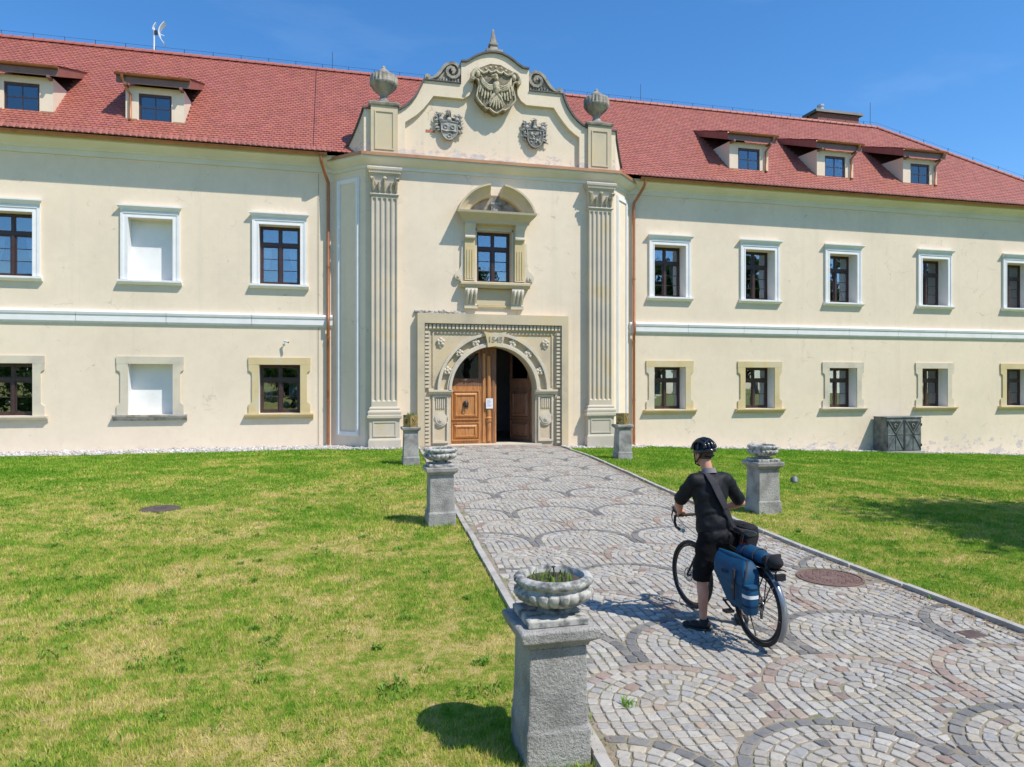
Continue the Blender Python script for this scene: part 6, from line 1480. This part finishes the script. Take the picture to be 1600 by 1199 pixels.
# head: skull, jaw, nose, ears
def hp(x, y, z): return HD + head_rot @ Vector((x, y, z))
b.ell(hp(0, -.005, .03), (.076, .096, .095), 16, 12, head_rot); b.ell(hp(0, .028, -.035), (.058, .062, .075), 14, 10, head_rot); b.ell(hp(0, .055, -.085), (.035, .03, .028), 10, 8, head_rot)
b.cap(hp(0, .098, .012), hp(0, .112, -.02), .011, .016, 8); b.ell(hp(0, .088, -.055), (.024, .012, .008), 8, 6, head_rot); b.ell(hp(0, .085, .035), (.05, .014, .01), 8, 6, head_rot)
for s in (-1, 1): b.ell(hp(s*.078, -.008, -.01), (.010, .02, .032), 8, 7, head_rot)
FD = {0: Vector((-.62, .78, 0)), 1: Vector((.25, .97, 0))}
for fi, (H_, K, A) in enumerate(((HL, KL, AL), (HR_, KR, AR))):
    b.cap(H_ + Vector((0, 0, -.06)), K, .082, .058); b.cap(K, K + (A - K) * .35 + Vector((0, -.014, 0)), .054, .056); b.cap(K + (A - K) * .35 + Vector((0, -.014, 0)), A, .054, .034); b.cap(A - FD[fi]*.02 + Vector((0, 0, -.02)), A + FD[fi]*.12 + Vector((0, 0, -.045)), .034, .03)
for S, E_, W_ in ((SLs, EL, WLs), (SRs, ER, WRs)):
    b.cap(S, E_, .052, .042); b.cap(E_, E_ + (W_ - E_) * .3, .043, .044); b.cap(E_ + (W_ - E_) * .3, W_, .043, .027)
# hands closed on the bar: palm, four fingers of unequal length, thumb
barz = HT.z + .117
def hand(Wv, s, bx):
    grip = Vector((bx, HT.y + .095, barz)); pc = (Wv + grip) / 2 + Vector((0, .0, .022)); b.ell(pc + Vector((0, .01, .0)), (.042, .045, .022), 12, 8)
    b.cap(Wv, pc, .026, .028)
    for j, (dx, L) in enumerate(((-.033, .9), (-.011, 1.05), (.011, 1.0), (.033, .82))):
        k0 = Vector((pc.x + dx, grip.y - .004, barz + .030)); k1 = Vector((pc.x + dx, grip.y + .030, barz + .010 * L)); k2 = Vector((pc.x + dx*.95, grip.y + .012, barz - .026)); b.cap(pc + Vector((dx, .0, .005)), k0, .010, .0095, 8); b.cap(k0, k1, .0095, .009, 8); b.cap(k1, k2, .009, .0075, 8)
    th = -s
    b.cap(pc + Vector((th*.028, -.012, -.004)), Vector((pc.x + th*.052, grip.y - .022, barz + .004)), .012, .010, 8); b.cap(Vector((pc.x + th*.052, grip.y - .022, barz + .004)), Vector((pc.x + th*.048, grip.y - .012, barz - .022)), .010, .008, 8)
hand(WLs, -1, -.215); hand(WRs, 1, .14)
body = remesh_obj(b, 'body', M['skin'], man, .0085, 2)
# t-shirt with sleeves and loose hem
t = MB()
t.ell((-.135, .583, 1.33), (.185, .128, .20), 18, 12); t.ell((-.13, .565, 1.18), (.172, .125, .20), 18, 12); t.ell((-.108, .552, 1.03), (.188, .138, .20), 18, 12); t.ell((-.095, .535, .92), (.182, .138, .12), 18, 12)
t.cap(SLs + Vector((.02, 0, -.005)), SRs + Vector((-.02, 0, -.005)), .078, .078, 16); t.cap((-.19, .595, 1.49), (-.08, .59, 1.49), .05, .05, 14)
for S, E_ in ((SLs, EL), (SRs, ER)):
    t.cap(S, S + (E_ - S) * .82, .072, .066, 16)
sh = remesh_obj(t, 't_shirt', M['black_cloth'], man, .011, 5, cut=[(Vector((0, 0, .835)), Vector((0, 0, -1)))])
def wrinkle(o, amp, sc_):
    for vtx in o.data.vertices:
        p = vtx.co; q = Vector((p.x*sc_*.6 + p.z*2.0, p.y*sc_*.6, p.z*sc_*1.1 - p.x*3.5))
        rd = 1 - 2.2*abs(mnoise.noise(q)); r2 = 1 - 2.2*abs(mnoise.noise(q*1.9 + Vector((5, 3, 1)))); k = .75*max(rd, -.3) + .4*max(r2, -.3) - .35
        lo = 0.75 + 0.6 * max(0, (1.2 - p.z) * 2.0)
        vtx.co = p + vtx.normal * (max(k, -0.22) * amp * lo)
wrinkle(sh, .020, 6)
for q in wrinkle_later: wrinkle(q, .010, 8)
# cut the sleeves square at their hems, then shorts
s_ = MB()
s_.ell((-.085, .535, .90), (.178, .128, .13), 18, 12)
for H_, K in ((HL, KL), (HR_, KR)): s_.cap(H_ + Vector((0, 0, -.02)), K + Vector((0, 0, .02)), .108, .092, 16)
so = remesh_obj(s_, 'shorts', M['shorts'], man, .011, 4, cut=[(Vector((0, 0, .47)), Vector((0, 0, -1)))]); wrinkle(so, .012, 7)
# collar, hair, shoes
rings = []
for r, z, dy in ((.074, 1.525, 0), (.068, 1.55, .006), (.064, 1.572, .012), (.060, 1.572, .012), (.062, 1.54, .005)):
    rings.append([(-.137 + r*1.05*math.cos(a), .598 + dy + r*math.sin(a), z + .012*(-math.sin(a))) for a in [2*math.pi*i/22 for i in range(22)]])
MB().loft(rings, caps=False).build('collar', M['collar'], man, smooth=60, recalc=True)
hr = MB().ell(hp(0, -.016, .022), (.082, .097, .088), 18, 12, head_rot); ho = remesh_obj(hr, 'hair', M['hair'], man, .010, 1, cut=[(hp(0, 0, -.028), Vector((0, .3, -1)).normalized()), (hp(0, .035, 0), Vector((0, 1, .0)))])
for fi, A in enumerate((AL, AR)):
    f = FD[fi]; rt = Matrix.Rotation(math.atan2(-f.x, f.y), 3, 'Z'); Z_ = lambda d, z: A + f*d + Vector((0, 0, z))
    m = MB().ell(Z_(-.015, -.02), (.043, .065, .055), 14, 9, rt).ell(Z_(.07, -.042), (.047, .09, .042), 14, 9, rt).ell(Z_(.15, -.052), (.045, .065, .032), 14, 9, rt)
    m.cap(Z_(-.012, .0), Z_(-.006, .028), .042, .043)
    q = remesh_obj(m, 'shoe', M['shoe'], man, .009, 2, cut=[(Vector((0, 0, .012)), Vector((0, 0, -1))), (A + Vector((0, 0, .03)), Vector((0, 0, 1)))])
    poly = []
    for t in [2*math.pi*i/18 for i in range(18)]:
        v_ = rt @ Vector((.049*math.cos(t), .065 + .145*math.sin(t), 0)); poly.append((A.x + v_.x, A.y + v_.y))
    MB().prism(poly, 'z', 0.0, .022).build('sole', M['sole'], q, bevel=.004)
# helmet: shell with raised ribs, dark vents, straps
hm = MB(); H0 = hp(0, -.012, .052); hr4 = head_rot.to_4x4(); HM = Matrix.Translation(H0) @ hr4 @ Matrix.Rotation(R(-8), 4, 'X')
def he(th, ph, k=1.0):   # ph from the front, th from the top
    return (0.094*k*math.sin(th)*math.sin(ph), .126*k*math.sin(th)*math.cos(ph), .112*k*math.cos(th))
shell = MB(HM); n, m = 36, 9; g = [[he(R(104)*i/m, 2*math.pi*j/n, .93) for j in range(n)] for i in range(1, m + 1)]
shell.loft(g, caps=True); hel = shell.build('helmet', M['black_cloth'], man, smooth=60)
for off in (-.064, -.035, 0.0, .035, .064):
    p = []; rr = []
    for i in range(15):
        a = R(-82 + 164*i/14); y = .126*math.sin(a) * math.sqrt(max(.1, 1 - (off/.100)**2)); z = .114*math.cos(a) * math.sqrt(max(.05, 1 - (off/.100)**2)); p.append((off*(1.0 + .1*math.cos(a)), y, z)); rr.append(.0135 if abs(off) < .06 else .015)
    MB(HM).tube(p, rr, 8, flat=1.0).build('helmet_rib', M['helmet'], hel, smooth=60)
for yy in (-.085, -.02, .055):
    p = [(.096*math.sin(R(a)) * math.sqrt(1 - (yy/.14)**2), yy + .01*math.cos(R(a)), .110*math.cos(R(a)) * math.sqrt(1 - (yy/.14)**2)) for a in range(-85, 86, 10)]
    MB(HM).tube(p, .011, 7).build('helmet_bridge', M['helmet'], hel, smooth=60)
MB(HM).tube([he(R(98), 2*math.pi*j/36, 1.0) for j in range(36)], .012, 8, closed=True, flat=1.5).build('helmet_rim', M['helmet'], hel, smooth=60)
for s in (-1, 1):
    MB().tube([hp(s*.085, .04, .05), hp(s*.082, .035, -.02), hp(s*.055, .05, -.095), hp(0, .055, -.118)], .006, 6).build('helmet_strap', M['black_cloth'], hel)
    MB().tube([hp(s*.075, -.06, .02), hp(s*.079, -.01, -.045), hp(s*.062, .045, -.085)], .006, 6).build('helmet_strap', M['black_cloth'], hel)
MB().tube([hp(-.06, -.085, -.005), hp(0, -.105, -.015), hp(.06, -.085, -.005)], .009, 6).build('fit_cradle', M['black_cloth'], hel)
# shoulder bag and its strap across the back
bg_ = empty('shoulder_bag', boff(.17, .44, .90), BROT); tag(bg_, 'black shoulder bag with wide strap on the back and right hip of the cyclist', 'bag')
bb_ = MB().loft([rrect(-.05, .05, -.09, .17, -.10, .04), rrect(-.07, .075, -.115, .195, -.075, .05), rrect(-.075, .085, -.12, .20, .02, .05), rrect(-.065, .078, -.115, .195, .10, .05), rrect(-.04, .05, -.09, .17, .125, .04)]).build('bag_body', M['bag'], bg_, smooth=40)
wrinkle(bb_, .012, 9)
MB().loft([rrect(-.08, .092, -.125, .205, .03, .05), rrect(-.082, .094, -.125, .205, .06, .05), rrect(-.072, .086, -.12, .20, .112, .05), rrect(-.042, .055, -.09, .17, .135, .04)]).build('bag_flap', M['bag'], bg_, smooth=40)
for y in (-.03, .11): MB().box(.086, .1, y - .014, y + .014, -.03, .10).build('bag_buckle', M['strap'], bg_)
def ribbon3(pts, w, th, nrm):
    rings = []; pts = [Vector(p) for p in pts]; k = len(pts)
    for i in range(k):
        t = (pts[min(i+1, k-1)] - pts[max(i-1, 0)]).normalized(); nn = Vector(nrm[i]).normalized(); sd = t.cross(nn).normalized(); ww = w[i] if isinstance(w, list) else w
        rings.append([tuple(pts[i] - sd*ww - nn*th), tuple(pts[i] + sd*ww - nn*th), tuple(pts[i] + sd*ww + nn*th), tuple(pts[i] - sd*ww + nn*th)])
    return MB().loft(rings)
off = Vector((-.17, -.44, -.90))
sp_ = [(-.215, .63, 1.54), (-.205, .555, 1.525), (-.175, .475, 1.44), (-.13, .44, 1.32), (-.075, .425, 1.20), (-.02, .42, 1.09), (.05, .425, .98), (.11, .44, .93)]
sp_ = [sp_[0]] + [(x, y - .016, z) for x, y, z in sp_[1:]]
nm = [(0, .2, 1), (0, -.6, .8), (-.1, -1, .35), (0, -1, .1), (0, -1, 0), (0, -1, -.05), (.2, -1, 0), (.4, -1, 0)]
ribbon3([Vector(p) + off for p in sp_], [.019, .020, .022, .022, .021, .019, .018, .018], .005, nm).build('strap', M['strap'], bg_)
ribbon3([Vector(p) + off + Vector((0, -.010, .003)) for p in sp_[1:5]], [.028, .035, .035, .026], .007, nm[1:5]).build('shoulder_pad', M['strap'], bg_)
fp = [(-.215, .63, 1.54), (-.20, .70, 1.47), (-.12, .735, 1.30), (.0, .72, 1.10), (.08, .66, .98), (.13, .56, .93)]
ribbon3([Vector(p) + off for p in fp], .019, .004, [(0, .3, 1), (0, 1, .4), (0, 1, 0), (.2, 1, 0), (.6, .8, 0), (1, .3, 0)]).build('front_strap', M['strap'], bg_)
# ------------------------------------------------------------------ grass blades of the lawns, weeds, dry litter
def grass():
    Vs, Cs = [], []
    g = np.random.default_rng(5)
    SEX = np.linspace(-40, 45, 700); SEY = np.array([strip_edge(x) for x in SEX])
    gu = np.arange(-40, 45, .12); gv = np.arange(0, 36, .12)
    NT = np.array([[mnoise.noise(Vector((a*.55, b_*.55, 3.1))) + .6*mnoise.noise(Vector((a*2.3, b_*2.3, 7.7))) for b_ in gv] for a in gu]); TT = np.array([[terrain(a, b_) for b_ in gv] for a in gu])
    def lut(T, u, v):
        x = np.clip((u + 40)/.12, 0, T.shape[0] - 1.001); y = np.clip(v/.12, 0, T.shape[1] - 1.001); i = x.astype(int); j = y.astype(int); fx = x - i; fy = y - j
        return T[i, j]*(1-fx)*(1-fy) + T[i+1, j]*fx*(1-fy) + T[i, j+1]*(1-fx)*fy + T[i+1, j+1]*fx*fy
    for z0, z1, dens, wd, h0, h1 in ((3.4, 7, 5200, .0034, .022, .050), (7, 11, 2900, .0046, .024, .052), (11, 16, 1350, .0070, .026, .056), (16, 24, 700, .0115, .03, .064), (24, 38, 330, .018, .035, .075)):
        area = .5 * 1.56 * (z1*z1 - z0*z0); n = int(area * dens)
        Z = np.sqrt(g.uniform(z0*z0, z1*z1, n)); X = g.uniform(-.78, .78, n) * Z
        u = X*CAMR.x + Z*CAMF.x; v = X*CAMR.y + Z*CAMF.y
        rp = np.interp(v, [a for a, b_ in _RP], [b_ for a, b_ in _RP]); lp = 1.44 + .066*v
        keep = (u < lp - .10) | (u > rp + .10)
        se = np.interp(u, SEX, SEY); keep &= v < se + g.uniform(-.12, .10, n)
        for (pu, pv) in (P1, P2, P3, R2, R3): keep &= (np.abs(u - pu) > .22) | (np.abs(v - pv) > .22)
        keep &= (u + 3.23)**2 + (v - 15.0)**2 > .38**2
        u, v = u[keep], v[keep]; n = len(u)
        # thinner, shorter turf in dry patches; lush clumps elsewhere
        f = lut(NT, u, v); tz = lut(TT, u, v)
        h = g.uniform(h0, h1, n) * np.clip(.95 + .55*f, .45, 1.7); a = g.uniform(0, 2*np.pi, n); w = wd * g.uniform(.6, 1.25, n); ln = h * g.uniform(.15, 1.0, n); b_ = a + g.normal(0, .7, n) + np.pi/2
        sx, sy = np.cos(a)*w, np.sin(a)*w; tx, ty = u + np.cos(b_)*ln, v + np.sin(b_)*ln
        V = np.stack([np.stack([u - sx, v - sy, tz - .003], 1), np.stack([u + sx, v + sy, tz - .003], 1), np.stack([tx, ty, tz + h], 1)], 1).reshape(-1, 3)
        Vs.append(V); k = g.uniform(.72, 1.25, n); Cs.append(np.stack([k*g.uniform(.92, 1.1, n), k, k*g.uniform(.85, 1.1, n)], 1))
    o = fast_mesh('grass', np.concatenate(Vs), 3, M['blades'], None, np.concatenate(Cs)); tag(o, 'short mown grass of the lawns, patchy green and straw', 'grass', kind='stuff')
    print('blades', sum(len(v) for v in Vs) // 3)
grass()
def tufts():
    """broad-leaved weeds in the turf, sprigs in the paving joints and along the kerbs"""
    mb = MB()
    def clump(u, v, r, n, h, w):
        z = terrain(u, v)
        for i in range(n):
            a = rng.uniform(0, 6.28); q = r*math.sqrt(rng.random()); x, y = u + q*math.cos(a), v + q*math.sin(a); b_ = rng.uniform(0, 6.28); L = h*rng.uniform(.5, 1.2); l2 = L*rng.uniform(.4, 1.1); ww = w*rng.uniform(.6, 1.3)
            k = rng.uniform(.95, 1.6); mb.cc = (k*.9, k, k*.8); sx, sy = -math.sin(b_)*ww, math.cos(b_)*ww; c, s = math.cos(b_)*l2, math.sin(b_)*l2
            mb.raw([(x - sx*.4, y - sy*.4, z), (x + sx*.4, y + sy*.4, z), (x + c*.5 + sx, y + s*.5 + sy, z + L*.75), (x + c*.5 - sx, y + s*.5 - sy, z + L*.75), (x + c, y + s, z + L)], [(0, 1, 2, 3), (3, 2, 4)])
    for _ in range(1000):
        Z = math.sqrt(rng.uniform(16, 300)); X = rng.uniform(-.75, .75)*Z; u = X*CAMR.x + Z*CAMF.x; v = X*CAMR.y + Z*CAMF.y
        if uL(v) - .2 < u < uR(v) + .2 or v > strip_edge(u) - .3: continue
        clump(u, v, rng.uniform(.04, .20), rng.randint(14, 60), rng.uniform(.025, .055), rng.uniform(.004, .008))
    for _ in range(70):
        v = rng.uniform(4, 25); e = rng.choice((uL(v) + .03, uL(v) - .13, uR(v) - .04, uR(v) + .13)); clump(e, v, .06, rng.randint(6, 18), rng.uniform(.03, .08), .004)
    for _ in range(45):
        v = rng.uniform(4, 14); u = rng.uniform(uL(v) + .2, uR(v) - .2); clump(u, v, .03, rng.randint(4, 10), rng.uniform(.02, .04), .003)
    clump(2.16, 4.95, .05, 26, .07, .005)
    for pu, pv in (P1, P2, P3, R2, R3):
        for k in range(9): a = rng.uniform(0, 6.28); clump(pu + .27*math.cos(a), pv + .27*math.sin(a), .06, 12, .07, .004)
    for _ in range(90): u = rng.uniform(-11, 33); clump(u, strip_edge(u) - .02, .12, 16, .09, .007)
    o = mb.build('weeds', M['weed'], recalc=False); tag(o, 'small green weeds and grass tufts in lawn, joints and kerb edges', 'weeds', kind='stuff')
    mb = MB()
    for _ in range(1500):
        v = rng.uniform(4.5, 20); u = uR(v) - abs(rng.gauss(0, .16)) - .03; z = terrain(u, v) + .030; a = rng.uniform(0, 6.28); L = rng.uniform(.010, .028); w = L*.35
        k = rng.uniform(.6, 1.2); mb.cc = (.30*k, .20*k, .10*k); c, s = math.cos(a), math.sin(a)
        mb.face([(u - c*L, v - s*L, z + rng.uniform(0, .008)), (u + s*w, v - c*w, z), (u + c*L, v + s*L, z + rng.uniform(0, .01)), (u - s*w, v + c*w, z + .003)])
    for _ in range(160):
        a = rng.gauss(0, .16); u = P1[0] + .24 + abs(rng.gauss(0, .08)); v = P1[1] - .15 + a; z = terrain(u, v) + .02; k = rng.uniform(.6, 1.1); mb.cc = (.38*k, .19*k, .09*k); b_ = rng.uniform(0, 6.28); L = rng.uniform(.02, .05)
        mb.face([(u - .003, v, z), (u + .003, v, z), (u + L*math.cos(b_), v + L*math.sin(b_), z + L*.8)])
    o = mb.build('dry_litter', M['pebble'], recalc=False); tag(o, 'dry brown leaf litter gathered along the right kerb', 'leaf litter', kind='stuff')
tufts()
